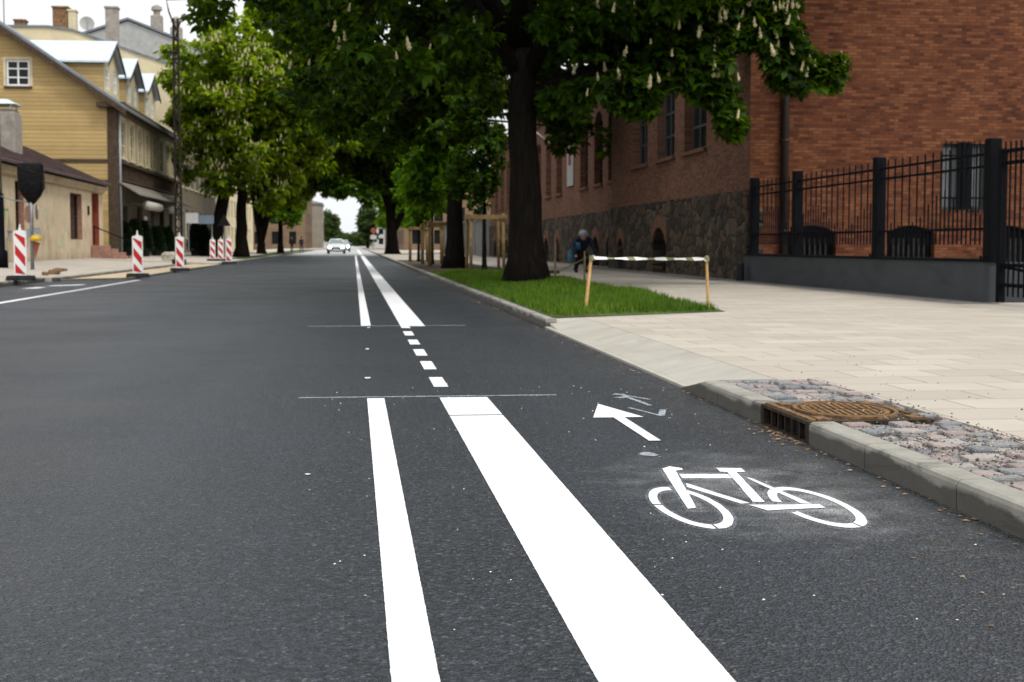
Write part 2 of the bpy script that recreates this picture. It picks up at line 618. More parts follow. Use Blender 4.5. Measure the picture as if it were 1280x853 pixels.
M['rustdark'] = plain('dark_iron', (.03, .022, .018), .8, .2, .5, 20, .5)
M['dark'] = plain('dark_interior', (.006, .006, .007), .9)
M['pane'] = (lambda t: (t.b.inputs.__getitem__('Specular IOR Level').__setattr__('default_value', .2), t.fin(t.mix(t.noise(.7, 2), (.005, .006, .007), (.014, .016, .018)), .12))[1])(NT('dark_glass'))
M['pane_pale'] = plain('pale_blind', (.17, .19, .195), .35, 0, .2, 2)
M['darkframe'] = plain('dark_wood', (.05, .025, .018), .7, 0, .3, 7)
M['greyframe'] = plain('grey_frame', (.045, .052, .055), .6, 0, .2, 7)
M['white'] = plain('white_paint', (.72, .72, .70), .5, 0, .06, 5)
M['cream'] = plain('cream_plaster', (.56, .48, .31), .9, 0, .1, 1.2, .2)
M['creamtrim'] = plain('cream_trim', (.52, .45, .30), .8, 0, .12, 3)
M['grey_render'] = plain('grey_render', (.33, .33, .32), .9, 0, .15, 2, .2)
M['yellow'] = boards('yellow_boards', (.39, .275, .115), 'z', .2, .3)
M['olive'] = boards('pale_facade_boards', (.30, .265, .165), 'y', .22)
M['oldboards'] = boards('old_vertical_boards', (.12, .10, .062), 'y', .28, .35)
M['brownwood'] = plain('brown_wood', (.06, .042, .028), .8, 0, .3, 6, .3)
M['greywood'] = plain('weathered_wood', (.16, .145, .12), .85, 0, .35, 5, .3)
M['plaster'] = plaster()
M['redwood'] = plain('red_door', (.21, .055, .032), .7, 0, .2, 4)
M['pinkstone'] = plain('pink_stone', (.30, .17, .13), .85, 0, .25, 7, .4)
M['oldbrick'] = plain('old_chimney_brick', (.17, .095, .05), .9, 0, .5, 6, .5)
M['concrete'] = plain('chimney_concrete', (.27, .245, .21), .9, 0, .25, 4, .4)
M['awning'] = plain('rolled_awning', (.36, .345, .31), .85, 0, .15, 5, .2)
M['bag'] = (lambda t: (t.bump(t.noise(9, 5, .6, dist=1.0), 1.0, .05), t.fin((.0035, .0035, .004), .35, 0, .12))[1])(NT('black_plastic'))
M['red'] = plain('signal_red', (.44, .012, .014), .45, 0, .12, 4)
M['yellowlamp'] = plain('yellow_lens', (.50, .33, .02), .35)
M['signblue'] = plain('sign_blue', (.20, .25, .32), .5)
M['galv'] = plain('galvanised_steel', (.22, .235, .25), .5, .4, .2, 9)
M['stake'] = plain('raw_timber', (.44, .27, .11), .8, 0, .2, 14, .3)
M['oldstake'] = plain('weathered_stake', (.16, .125, .075), .85, 0, .3, 10, .3)
M['guard'] = plain('guard_timber', (.20, .135, .06), .85, 0, .3, 8, .3)
M['bark'] = bark()
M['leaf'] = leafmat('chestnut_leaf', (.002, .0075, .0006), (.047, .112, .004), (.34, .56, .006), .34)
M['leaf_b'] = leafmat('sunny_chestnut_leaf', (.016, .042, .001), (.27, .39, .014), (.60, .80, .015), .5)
M['leaf_y'] = leafmat('young_leaf', (.030, .085, .003), (.15, .31, .010), (.36, .62, .01), .52)
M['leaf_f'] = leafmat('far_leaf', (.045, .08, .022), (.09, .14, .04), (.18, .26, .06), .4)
M['thuja'] = leafmat('thuja', (.010, .022, .008), (.022, .045, .014), (.03, .06, .02), .15)
M['blossom'] = plain('blossom', (.40, .355, .20), .8, 0, .2, 30)
M['grass'] = leafmat('grass_blade', (.035, .085, .008), (.14, .22, .018), (.20, .36, .012), .42)
M['carpaint'] = plain('silver_paint', (.52, .56, .57), .3, .3, .03, 2)
M['carpaint_b'] = plain('grey_blue_paint', (.32, .36, .38), .3, .3, .03, 2)
M['tyre'] = plain('tyre', (.015, .015, .016), .85)
M['headlamp'] = glow('headlamp', (1.0, .93, .75), 14)
M['skin'] = plain('skin', (.42, .24, .17), .6)
M['navy'] = plain('navy_cloth', (.018, .022, .035), .9, 0, .25, 14)
M['blackcloth'] = plain('black_cloth', (.012, .012, .014), .9, 0, .25, 14)
M['bluecloth'] = plain('light_blue_cloth', (.04, .11, .16), .85, 0, .2, 14)
M['whitecloth'] = plain('white_cloth', (.22, .235, .26), .85, 0, .1, 14)
M['hair'] = plain('dark_hair', (.03, .02, .015), .8)
M['farbrown'] = plain('brown_facade', (.17, .115, .075), .9, 0, .2, .6, .2)
M['farstone'] = plain('pale_stone_facade', (.24, .21, .17), .9, 0, .15, .6, .2)
M['fargrey'] = plain('grey_facade', (.36, .36, .35), .9, 0, .15, .6, .2)
M['farshed'] = plain('grey_boundary_wall', (.20, .205, .205), .9, 0, .15, 1, .2)
M['tape'] = banded('barrier_tape', 'x', .26, (.70, .70, .67), (.15, .15, .07), .8, .62)

# ------------------------------------------------------------------ the setting: ground, road, pavements
KX = 2.03      # face of the right kerb
PZ = .10       # level of the right pavement
struct('ground', MB().sheet([(-400, -60), (400, -60), (400, 1500), (-400, 1500)], -.06), M['ground'])
mb = MB()
mb.sheet([(-7.62, -10), (KX + .05, -10), (KX + .05, 117), (-7.62, 117)], 0)
struct('road', mb, M['asphalt'])
struct('far_road', MB().sheet([(-8.5, 117), (KX + .05, 117), (KX + .05, 1300), (-8.5, 1300)], 0.0), M['asphalt_old_sheen'])

# right pavement (pieces butted edge to edge)
mb = MB()
mb.box(2.72, 40, -10, 31.0, -.05, PZ)
mb.box(2.5, 2.72, 8.3, 15.5, -.05, PZ)
mb.box(2.13, 2.72, 15.5, 31.0, -.05, PZ)
mb.box(2.13, 40, 31.0, 140, -.05, PZ)
struct('pavement', mb, M['slabs'])
struct('far_pavement', MB().box(2.13, 14, 140, 1300, -.05, PZ), M['footway'])

# kerb stones with joints
mb = MB()


def kerb_stone(y0, y1, x=KX, w=.115, h=PZ + .004, side=1, r=.02, taper=0.0):
    g = .0035
    prof = [(0, -.04), (0.0, h - r), (r * .3, h - r * .3), (r, h), (w, h), (w, -.04)]
    ra = [(x + side * a, y0 + g, z) for a, z in prof]
    rb = [(x + side * a, y1 - g, z if z < 0 else z * (1 - taper) + .004 * taper) for a, z in prof]
    mb.sm = False
    mb.loft([ra, rb], True, True)


y = 6.262
for L in (.718, .887, .887, .887, .887, .887, .887, .887, .887, .887, .887):
    kerb_stone(y - L, y)
    y -= L
kerb_stone(7.03, 7.90)
kerb_stone(7.90, 8.22)
kerb_stone(8.22, 8.80, taper=.93)
y = 15.36
k = 0
while y < 125:
    L = .9 if y < 60 else 6.0
    kerb_stone(y, y + L, KX + .02)
    y += L
kerb_stone(y, 400, KX + .02)
mb2 = mb
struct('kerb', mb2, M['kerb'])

# dropped kerb with sloping slabs
mb = MB()
edges = [8.80, 9.6, 10.5, 11.4, 12.3, 13.2, 14.1, 14.75]
mb.box(KX + .01, KX + .06, 8.80, 15.36, -.04, .018)
for a, b in zip(edges[:-1], edges[1:]):
    mb.extr([(KX + .062, a + .003, .018), (KX + .062, b - .003, .018), (2.497, b - .003, PZ - .001), (2.497, a + .003, PZ - .001)], (0, 0, -.06))
# flared end slabs
mb.extr([(KX + .062, 8.797, .018), (2.497, 8.797, PZ - .001), (2.497, 8.33, PZ - .001), (KX + .13, 8.33, PZ - .002)], (0, 0, -.06))
mb.extr([(KX + .062, 14.753, .018), (KX + .062, 15.35, .05), (KX + .15, 15.497, PZ - .003), (2.497, 15.497, PZ - .001), (2.497, 14.753, PZ - .001)], (0, 0, -.06))
struct('dropped_kerb_path', mb, M['ramp'])

# granite setts between kerb and slabs
mb = MB()
mb.box(2.146, 2.717, -10, 8.28, -.05, PZ - .022)
struct('setts_bed_path', mb, M['bedding'])
mb = MB()
rg = random.Random(3)
y = -1.0
while y < 8.26:
    dy = rg.uniform(.085, .125)
    x = 2.152
    while x < 2.70:
        dx = rg.uniform(.085, .14)
        if x + dx > 2.69: dx = 2.712 - x
        if dx > .03:
            xa, xb, ya, yb = x + .006, x + dx - .006, y + .006, y + dy - .006
            if not (6.24 < yb and ya < 7.05 and xa < 2.61):
                zt = PZ + .002 + rg.uniform(-.010, .010)
                j = lambda s: rg.uniform(-s, s)
                lo = [(xa + j(.006), ya + j(.006)), (xb + j(.006), ya + j(.006)), (xb + j(.006), yb + j(.006)), (xa + j(.006), yb + j(.006))]
                cx, cy = (xa + xb) / 2, (ya + yb) / 2
                tx, ty = j(.05), j(.05)
                ring = lambda s, z: [(cx + (px - cx) * s, cy + (py - cy) * s, z + (px - cx) * tx + (py - cy) * ty) for px, py in lo]
                mb.loft([ring(1.02, PZ - .05), ring(1.0, zt - .009), ring(.93, zt - .002), ring(.6, zt)], False, True)
        x += dx
    y += dy
struct('setts_path', mb, M['granite'])


def stuff_bits(name, pts, sizes, mat, seed, flat=.7):
    rs = np.random.RandomState(seed)
    base = np.array([(1, 0, 0), (-.5, .87, 0), (-.5, -.87, 0), (0, 0, 1), (.1, .1, -.6)], float)
    tri = np.array([(0, 1, 3), (1, 2, 3), (2, 0, 3), (1, 0, 4), (2, 1, 4), (0, 2, 4)])
    V, Fc = [], []
    for i, (p, s) in enumerate(zip(pts, sizes)):
        a = rs.rand() * 6.28
        c_, s_ = math.cos(a), math.sin(a)
        b = base * (1 + rs.uniform(-.35, .35, base.shape))
        b[:, 2] *= flat
        q = np.stack((b[:, 0] * c_ - b[:, 1] * s_, b[:, 0] * s_ + b[:, 1] * c_, b[:, 2]), -1) * s + np.array(p)
        V.append(q)
        Fc.append(tri + 5 * i)
    V = np.concatenate(V)
    Fc = np.concatenate(Fc)
    me = bpy.data.meshes.new(name)
    me.from_pydata(V.tolist(), [], Fc.tolist())
    me.materials.append(mat)
    o = bpy.data.objects.new(name, me)
    COL.objects.link(o)
    o['kind'] = 'stuff'
    return o


rs = np.random.RandomState(5)
pts, sz = [], []
for i in range(1500):
    yy = rs.choice([rs.uniform(3.6, 8.2), rs.normal(5.6, .35), rs.normal(5.2, .5)])
    xx = rs.uniform(2.14, 2.75)
    if 6.24 < yy < 7.05 and xx < 2.62 and rs.rand() > .8: continue
    pts.append((xx, yy, PZ + (.012 if 6.24 < yy < 7.05 else .003))); sz.append(rs.uniform(.003, .009) * (1 if rs.rand() < .93 else 1.5))
for i in range(90):
    xx = 2.75 + rs.exponential(.6)
    pts.append((xx, rs.uniform(3.5, 10), PZ + .002)); sz.append(rs.uniform(.003, .008))
stuff_bits('gravel', pts, sz, M['gravel'], 8, .7)
pts, sz = [], []
for i in range(170):
    yy = rs.choice([rs.uniform(6.2, 7.1), rs.normal(6.5, .25), rs.uniform(4, 9)])
    xx = KX - .012 - abs(rs.exponential(.035))
    pts.append((xx, yy, .004)); sz.append(rs.uniform(.004, .015))
for i in range(240):
    yy = rs.uniform(8.6, 60)
    pts.append((KX - .02 - abs(rs.exponential(.06)), yy, .004)); sz.append(rs.uniform(.006, .018))
for i in range(24):
    pts.append((rs.uniform(1.3, 1.95), rs.uniform(3.2, 9), .003)); sz.append(rs.uniform(.003, .009))
stuff_bits('fallen_leaves', pts, sz, M['flakes'], 9, .25)
pts, sz = [], []
for i in range(130):
    pts.append((rs.uniform(-.2, 2.0), rs.uniform(2.9, 9.5), .003)); sz.append(rs.uniform(.002, .0055))
stuff_bits('chalk_crumbs', pts, sz, M['white'], 10, .5)

# fine sett strips along the foot of the building and the fence wall
mb = MB()
mb.sheet([(8.05, 18.6), (8.66, 18.6), (8.66, 31.2), (8.05, 31.2)], PZ + .004)
mb.sheet([(7.9, 31.2), (8.64, 31.2), (8.64, 48.9), (7.9, 48.9)], PZ + .004)
mb.sheet([(8.4, 48.9), (9.14, 48.9), (9.14, 100), (8.4, 100)], PZ + .004)
struct('building_edge_path', mb, M['setts_far'])

# verge with grass
vpoly = [(2.16, 15.52), (4.42, 16.95), (4.62, 22), (4.72, 30), (4.72, 36), (4.45, 41.5), (2.16, 41.5)]


def xmax(y):
    return min(4.76, 4.40 + max(0, y - 16.6) * .04)


def vh(x, y):
    e = min((x - 2.1) / .5, (xmax(y) + .01 - x) / .5, (y - 15.4 - (x - 2.1) * .62) / .8, (41.6 - y) / .6)
    return PZ + .006 + .05 * max(0, min(1, e)) + .05 * max(0, min(1, e)) * math.sin(x * 2.1 + y * .9) * .5


mb = MB()
nx, ny = 12, 60
g = []
for j in range(ny + 1):
    for i in range(nx + 1):
        f_ = i / nx
        yy0 = 15.48 + f_ * 1.32
        y = yy0 + (41.5 - yy0) * j / ny
        x = 2.15 + (xmax(y) - 2.15) * f_
        g.append((x, y, vh(x, y)))
mb.sm = True
mb.add(g, [(j * (nx + 1) + i, j * (nx + 1) + i + 1, (j + 1) * (nx + 1) + i + 1, (j + 1) * (nx + 1) + i) for j in range(ny) for i in range(nx)])
struct('verge_ground', mb, M['verge'])
struct('tree_bed_ground', MB().sheet([(2.16, 41.5), (4.9, 41.5), (4.9, 75), (2.16, 75)], PZ + .008), M['soil'])


def blades(name, n, gen, mat, seed, h=(.07, .16), w=.012):
    rs = np.random.RandomState(seed)
    P = np.array([gen(rs) for _ in range(n)])
    a = rs.rand(n) * 6.28
    hh = rs.uniform(h[0], h[1], n) * P[:, 3]
    d = np.stack((np.cos(a), np.sin(a), np.zeros(n)), -1)
    s = np.stack((-np.sin(a), np.cos(a), np.zeros(n)), -1)
    b0 = P[:, :3] - s * w
    b1 = P[:, :3] + s * w
    tip = P[:, :3] + d * (hh * rs.uniform(.1, .6, n))[:, None]
    tip[:, 2] += hh
    V = np.stack((b0, b1, tip), 1).reshape(-1, 3)
    Fc = np.arange(3 * n).reshape(-1, 3)
    me = bpy.data.meshes.new(name)
    me.from_pydata(V.tolist(), [], Fc.tolist())
    me.materials.append(mat)
    o = bpy.data.objects.new(name, me)
    COL.objects.link(o)
    o['kind'] = 'stuff'
    return o


def ggen(rs):
    while True:
        x = rs.uniform(2.17, 4.72)
        y = 15.5 + rs.beta(1, 1.5) * 26
        if y < 15.55 + (x - 2.15) * .635 or x > xmax(y) - .02: continue
        tall = .85 + .5 * math.sin(x * 3 + y * 1.3) * math.sin(y * 2.1 - x) + (.25 if y < 17.5 else 0) - (.35 if math.sin(x * 5.3 + y * 3.1) * math.sin(y * 4.7 - x * 2) > .35 else 0)
        return (x, y, vh(x, y) - .01, max(.4, tall))


blades('grass', 42000, ggen, M['grass'], 4, (.035, .13), .008)
mb = MB()

# left side: bay kerb, raised footway that climbs gently to the houses, sand island
LZ = .10
mb = MB()
mb.sheet([(-7.3, 37.4), (-5.75, 37.9), (-5.72, 64), (-7.3, 64)], .034)
struct('sand_strip_ground', mb, M['sand'])
struct('left_verge_ground', MB().sheet([(-9.6, 80), (-5.95, 80), (-5.95, 230), (-9.6, 230)], .135), M['verge'])
mb = MB()
mb.extr([(-7.6, -10, LZ), (-12.6, -10, .3), (-12.6, 36, .3), (-7.6, 36, LZ)], (0, 0, -.3))
mb.extr([(-7.3, 36, LZ), (-12.6, 36, .3), (-12.6, 64, .3), (-7.3, 64, LZ)], (0, 0, -.3))
mb.extr([(-5.88, 64, LZ), (-12.6, 64, .3), (-12.6, 130, .3), (-5.88, 130, LZ)], (0, 0, -.3))
mb.extr([(-5.88, 130, LZ), (-12.6, 130, .2), (-12.6, 900, .2), (-5.88, 900, LZ)], (0, 0, -.3))
struct('left_pavement', mb, M['footway'])
mb = MB()
y = 12.0
while y < 36:
    kerb_stone(y, y + 1, -7.47, .13, LZ + .006, -1)
    y += 1
while y < 64:
    kerb_stone(y, y + 1, -7.17, .13, LZ + .006, -1)
    y += 1
y = 38.0
while y < 64:
    kerb_stone(y, y + 1, -5.72, .12, .05, -1)
    y += 1
while y < 200:
    kerb_stone(y, y + 4, -5.76, .12, LZ + .006, -1)
    y += 4
# curved nose of the island
pth = [(-7.2, 36.4), (-6.8, 36.9), (-6.3, 37.4), (-5.9, 37.75), (-5.75, 38.1)]
mb.tube([(a, b, .0) for a, b in pth], .06, 6)
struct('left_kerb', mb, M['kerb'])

# ------------------------------------------------------------------ road markings
rg = random.Random(11)


def stripe_poly(x0, x1, y0, y1, step=.02, j=.0007):
    L = []
    n = max(2, int((min(y1, 14) - y0) / step)) if y0 < 14 else 2
    ys = [y0 + (min(y1, 14 if y0 < 14 else y1) - y0) * i / n for i in range(n + 1)]
    if ys[-1] < y1: ys.append(y1)
    a = [(x0 + rg.uniform(-j, j), y) for y in ys]
    b = [(x1 + rg.uniform(-j, j), y) for y in ys]
    return a, b


def stripe(name, x0, x1, y0, y1, label, cat, mat=None, group=None, gap=None, z=.002):
    mb = MB()
    segs = [(y0, y1)] if gap is None else [(y0, gap - .017), (gap + .017, y1)]
    for s0, s1 in segs:
        a, b = stripe_poly(x0, x1, s0, s1)
        for i in range(len(a) - 1):
            mb.add([(*a[i], z), (*b[i], z), (*b[i + 1], z), (*a[i + 1], z)], [(0, 1, 2, 3)])
    return mb.build(name, mat or M['paint'], None, label, cat, group)


stripe('lane_line', .070, .170, -6, 8.43, 'narrow white line on the asphalt beside the wide near stripe', 'road marking')
stripe('lane_stripe', .494, .775, -6, 8.43, 'wide solid white stripe in front with a thin seam near its end', 'road marking', gap=7.54)
stripe('lane_line', .073, .178, 16.05, 116, 'narrow white line running away up the street beyond the dashes', 'road marking')
stripe('lane_stripe', .505, .775, 15.9, 116, 'wide white stripe running away up the street beyond the dashes', 'road marking')
stripe('lane_stripe', .505, .76, 121, 300, 'faint far end of the wide white stripe on old grey asphalt', 'road marking')
dl = ['small white dash closest to the near wide stripe', 'small white dash second from the near wide stripe', 'small white dash in the middle of the five dashes',
      'small white dash second from the far wide stripe', 'small white dash next to last, just before the far stripe begins']
for (a, b), lb in zip(((9.075, 9.74), (10.37, 11.09), (11.55, 12.36), (12.60, 13.55), (14.05, 14.85)), ['x'] * 5):
    pass
dsh = [(9.08, 9.74), (10.37, 11.09), (11.66, 12.37), (12.98, 13.63), (14.28, 14.95)]
for (a, b), lb in zip(dsh, dl):
    stripe('lane_dash', .498, .588, a, b, lb, 'road marking', group='short white dashes between the two wide stripes')
stripe('lane_dash', .505, .60, 15.55, 15.896, 'short white tab joined to the near end of the far wide stripe', 'road marking')
stripe('chalk_line', -.33, 1.20, 8.50, 8.525, 'thin pale chalk line across the lane at the near stripe ends', 'chalk line', M['chalk'])
stripe('chalk_line', -.52, 1.23, 15.98, 16.02, 'thin faint chalk line across the lane where the far stripes begin', 'chalk line', M['chalk'])
mb = MB()
a, b = stripe_poly(-5.50, -5.36, 10, 37.3)
for i in range(len(a) - 1):
    mb.add([(*a[i], .004), (*b[i], .004), (*b[i + 1], .004), (*a[i + 1], .004)], [(0, 1, 2, 3)])
mb.build('lane_line', M['paint'], None, 'long white line along the parking bay by the red and white beacons', 'road marking')
mb = MB()
mb.sheet([(-6.75, 30.2), (-6.45, 30.2), (-6.42, 31.2), (-6.7, 31.4)], .004)
mb.sheet([(-6.6, 32.0), (-6.05, 32.6), (-6.0, 33.3), (-6.1, 33.5), (-6.62, 32.7)], .004)
mb.build('bay_symbol', M['paint'], None, 'small white painted marks in the bay behind the long white line', 'road marking')
for i, (px, py, lb) in enumerate([(461, 410, 'tiny white paint dot below the far narrow line'), (459, 437, 'tiny white paint dot midway between the narrow lines'), (460, 473, 'tiny white paint dot just beyond the near chalk line'),
                                  (385, 594, 'small white paint drip on the dark asphalt left of the narrow line'), (810, 569, 'white smear of paint between the arrow and the bicycle symbol')]):
    gx, gy = ground_at(px, py)
    w, l = (.022, .05) if i < 3 else (.012, .012)
    if i == 4: w, l = .045, .05
    mb = MB()
    mb.sheet([(gx + w * (1 + rg.uniform(-.4, .4)) * math.cos(t), gy + l * (1 + rg.uniform(-.4, .4)) * math.sin(t)) for t in [k * pi / 5 for k in range(10)]], .004)
    mb.build('paint_spot', M['paint'] if i < 4 else M['faint'], None, lb, 'paint spot', 'stray paint spots on the asphalt')

# arrow
mb = MB()
mb.add([(1.362, 7.98, .004), (1.229, 7.35, .004), (1.335, 7.345, .004), (1.393, 7.345, .004), (1.495, 7.35, .004), (1.338, 6.447, .004), (1.393, 6.447, .004)],
       [(0, 1, 2, 3), (0, 3, 4), (2, 5, 6, 3)])
mb.build('arrow_symbol', M['paint'], None, 'crisp white arrow painted on the cycle lane pointing up the street', 'road marking')
# faint sprayed trial arrow
mb = MB()


def stroke(mb, pts, w, z=.004):
    for (a, b), wa in zip(zip(pts[:-1], pts[1:]), [w] * 9):
        d = Vector((b[0] - a[0], b[1] - a[1])).normalized()
        n = Vector((-d.y, d.x * 1.0)) * wa
        mb.add([(a[0] - n.x, a[1] - n.y, z), (b[0] - n.x, b[1] - n.y, z), (b[0] + n.x, b[1] + n.y, z), (a[0] + n.x, a[1] + n.y, z)], [(3, 2, 1, 0)])


stroke(mb, [(1.545, 8.50), (1.60, 8.46)], .03)
stroke(mb, [(1.53, 8.28), (1.60, 8.33)], .03, .0045)
stroke(mb, [(1.585, 8.45), (1.70, 8.17)], .012, .005)
stroke(mb, [(1.585, 8.40), (1.635, 7.86)], .014, .0055)
stroke(mb, [(1.500, 7.78), (1.600, 7.38)], .010)
stroke(mb, [(1.60, 7.40), (1.665, 7.66)], .018, .0045)
mb.build('spray_mark', M['faint'], None, 'faint sprayed trial arrow beside the crisp white arrow', 'spray mark')

# bicycle symbol: every stencil piece, jittered outline
mb = MB()


def poly(pts, z=.002):
    out = []
    n = len(pts)
    for i in range(n):
        a, b = pts[i], pts[(i + 1) % n]
        k = max(1, int(math.hypot(b[0] - a[0], (b[1] - a[1]) * .5) / .03))
        for q in range(k):
            out.append((a[0] + (b[0] - a[0]) * q / k + rg.uniform(-.0015, .0015), a[1] + (b[1] - a[1]) * q / k + rg.uniform(-.003, .003)))
    mb.sheet(out, z)


def ring_arc(cx, cy, a, b, ta, tb, t0, t1, z=.0021):
    n = max(3, int(abs(t1 - t0) / R(6)))
    A, B = [], []
    for i in range(n + 1):
        t = t0 + (t1 - t0) * i / n
        A.append((cx + (a + rg.uniform(-.001, .001)) * math.cos(t), cy + (b + rg.uniform(-.003, .003)) * math.sin(t), z))
        B.append((cx + (a - ta) * math.cos(t), cy + (b - tb) * math.sin(t), z))
    for i in range(n):
        mb.add([A[i], A[i + 1], B[i + 1], B[i]], [(0, 1, 2, 3)])


# soft overspray round the stencil, then the paint itself
ring_halo = [(1.139, 4.81, .128, .430, .053, .14), (1.566, 4.77, .130, .423, .053, .14)]
mb.mi = 1
for h_ in ring_halo:
    ring_arc(*h_, 0, 2 * pi, .0010)
for q_ in (((1.262, 5.55), (1.455, 5.52), (1.445, 5.33), (1.25, 5.35)), ((1.21, 5.66), (1.28, 5.72), (1.175, 4.70), (1.11, 4.72)), ((1.44, 5.66), (1.555, 5.64), (1.435, 4.80), (1.37, 4.80)),
           ((1.335, 4.86), (1.61, 4.85), (1.61, 4.68), (1.37, 4.66)), ((1.49, 5.42), (1.53, 5.38), (1.59, 4.79), (1.53, 4.78)), ((1.235, 5.33), (1.38, 4.83), (1.32, 4.80), (1.21, 5.2))):
    mb.sheet(q_, .0012 + .0001 * len(mb.f) / 200)
mb.mi = 0
ring_arc(1.139, 4.81, .116, .395, .029, .070, R(-88), R(54))
ring_arc(1.139, 4.81, .116, .395, .029, .070, R(82), R(172))
ring_arc(1.139, 4.81, .116, .395, .029, .070, R(175), R(268))
ring_arc(1.571, 4.77, .122, .388, .029, .070, R(-72), R(112))
ring_arc(1.571, 4.77, .122, .388, .029, .070, R(118), R(165))
ring_arc(1.571, 4.77, .122, .388, .029, .070, R(197), R(284))
poly([(1.224, 5.64), (1.268, 5.69), (1.305, 5.645), (1.298, 5.60), (1.266, 5.58), (1.157, 4.78), (1.124, 4.765)], .0026)
poly([(1.262, 5.50), (1.452, 5.476), (1.441, 5.376), (1.252, 5.40)])
poly([(1.446, 5.63), (1.541, 5.61), (1.533, 5.523), (1.497, 5.518), (1.422, 4.86), (1.381, 4.865), (1.462, 5.52), (1.437, 5.535)], .0026)
poly([(1.238, 5.282), (1.363, 4.846), (1.331, 4.839), (1.222, 5.20)], .0023)
poly([(1.35, 4.811), (1.598, 4.795), (1.597, 4.731), (1.385, 4.702)], .0029)
poly([(1.499, 5.388), (1.516, 5.365), (1.574, 4.812), (1.540, 4.817)], .0024)
mb.build('bicycle_symbol', [M['paint'], M['overspray']], None, 'white stencilled bicycle symbol painted on the asphalt near the kerb', 'road marking')

# ------------------------------------------------------------------ storm drain set in the kerb
dr = thing('storm_drain', 'rusty kerb inlet with patterned iron cover and barred mouth', 'drain', (2.2, 6.64, 0))
mb = MB()
mb.box(2.03, 2.06, 6.265, 6.31, .0, PZ)
mb.box(2.03, 2.06, 6.98, 7.025, .0, PZ)
mb.box(2.03, 2.06, 6.31, 6.98, PZ - .012, PZ)
mb.box(2.03, 2.06, 6.31, 6.98, .0, .008)
mb.box(2.25, 2.27, 6.265, 7.025, -.3, PZ - .015)
mb.box(2.061, 2.25, 6.255, 6.265, -.3, PZ - .015)
mb.box(2.061, 2.25, 7.025, 7.035, -.3, PZ - .015)
mb.build('frame', M['rustdark'], dr)
for i in range(5):
    yy = 6.31 + (i + 1) * .67 / 6
    MB().box(2.036, 2.056, yy - .009, yy + .009, .008, PZ - .012).build('bar', M['rustdark'], dr)
mb = MB()
mb.extr([(2.028, 6.265, PZ + .003), (2.028, 7.028, PZ + .003), (2.60, 7.05, PZ + .003), (2.63, 6.29, PZ + .003)][::-1], (0, 0, -.015))
mb.mi = 1
cx, cy, ra, rb = 2.335, 6.66, .235, .345
for sc_, h in ((1.0, .012), (.84, .010)):
    pr_ = [(cx + ra * sc_ * math.cos(t), cy + rb * sc_ * math.sin(t)) for t in [k * pi / 20 for k in range(40)]]
    qr = [(cx + ra * (sc_ - .08) * math.cos(t), cy + rb * (sc_ - .08) * math.sin(t)) for t in [k * pi / 20 for k in range(40)]]
    for i in range(40):
        j = (i + 1) % 40
        z0, z1 = PZ + .0035, PZ + .0035 + h
        mb.add([(*pr_[i], z1), (*pr_[j], z1), (*qr[j], z1), (*qr[i], z1), (*pr_[i], z0), (*pr_[j], z0), (*qr[i], z0), (*qr[j], z0)], [(0, 1, 2, 3), (4, 5, 1, 0), (3, 2, 7, 6)])
for i in range(-5, 6):
    dxx = i * .033
    hw = rb * .70 * math.sqrt(max(0, 1 - (dxx / (ra * .80)) ** 2))
    if hw < .03: continue
    for sgn in (-1, 1):
        ya, yb = (cy - hw, cy - .016) if sgn < 0 else (cy + .016, cy + hw)
        x = cx + dxx
        k_ = .35
        mb.extr([(x - .009 + k_ * (ya - cy) * .3, ya, PZ + .014), (x + .009 + k_ * (ya - cy) * .3, ya, PZ + .014), (x + .009 + k_ * (yb - cy) * .3, yb, PZ + .014), (x - .009 + k_ * (yb - cy) * .3, yb, PZ + .014)], (0, 0, -.0105))
for x0, x1, y0, y1 in ((2.045, 2.075, 6.30, 7.0), (2.10, 2.16, 6.90, 6.99), (2.09, 2.15, 6.31, 6.42), (2.52, 2.58, 6.92, 7.02), (2.53, 2.60, 6.32, 6.42), (2.585, 2.602, 6.45, 6.9)):
    mb.box(x0, x1, y0, y1, PZ + .0035, PZ + .011)
mb.build('cover', [M['rust'], M['ochre']], dr, fix=True)

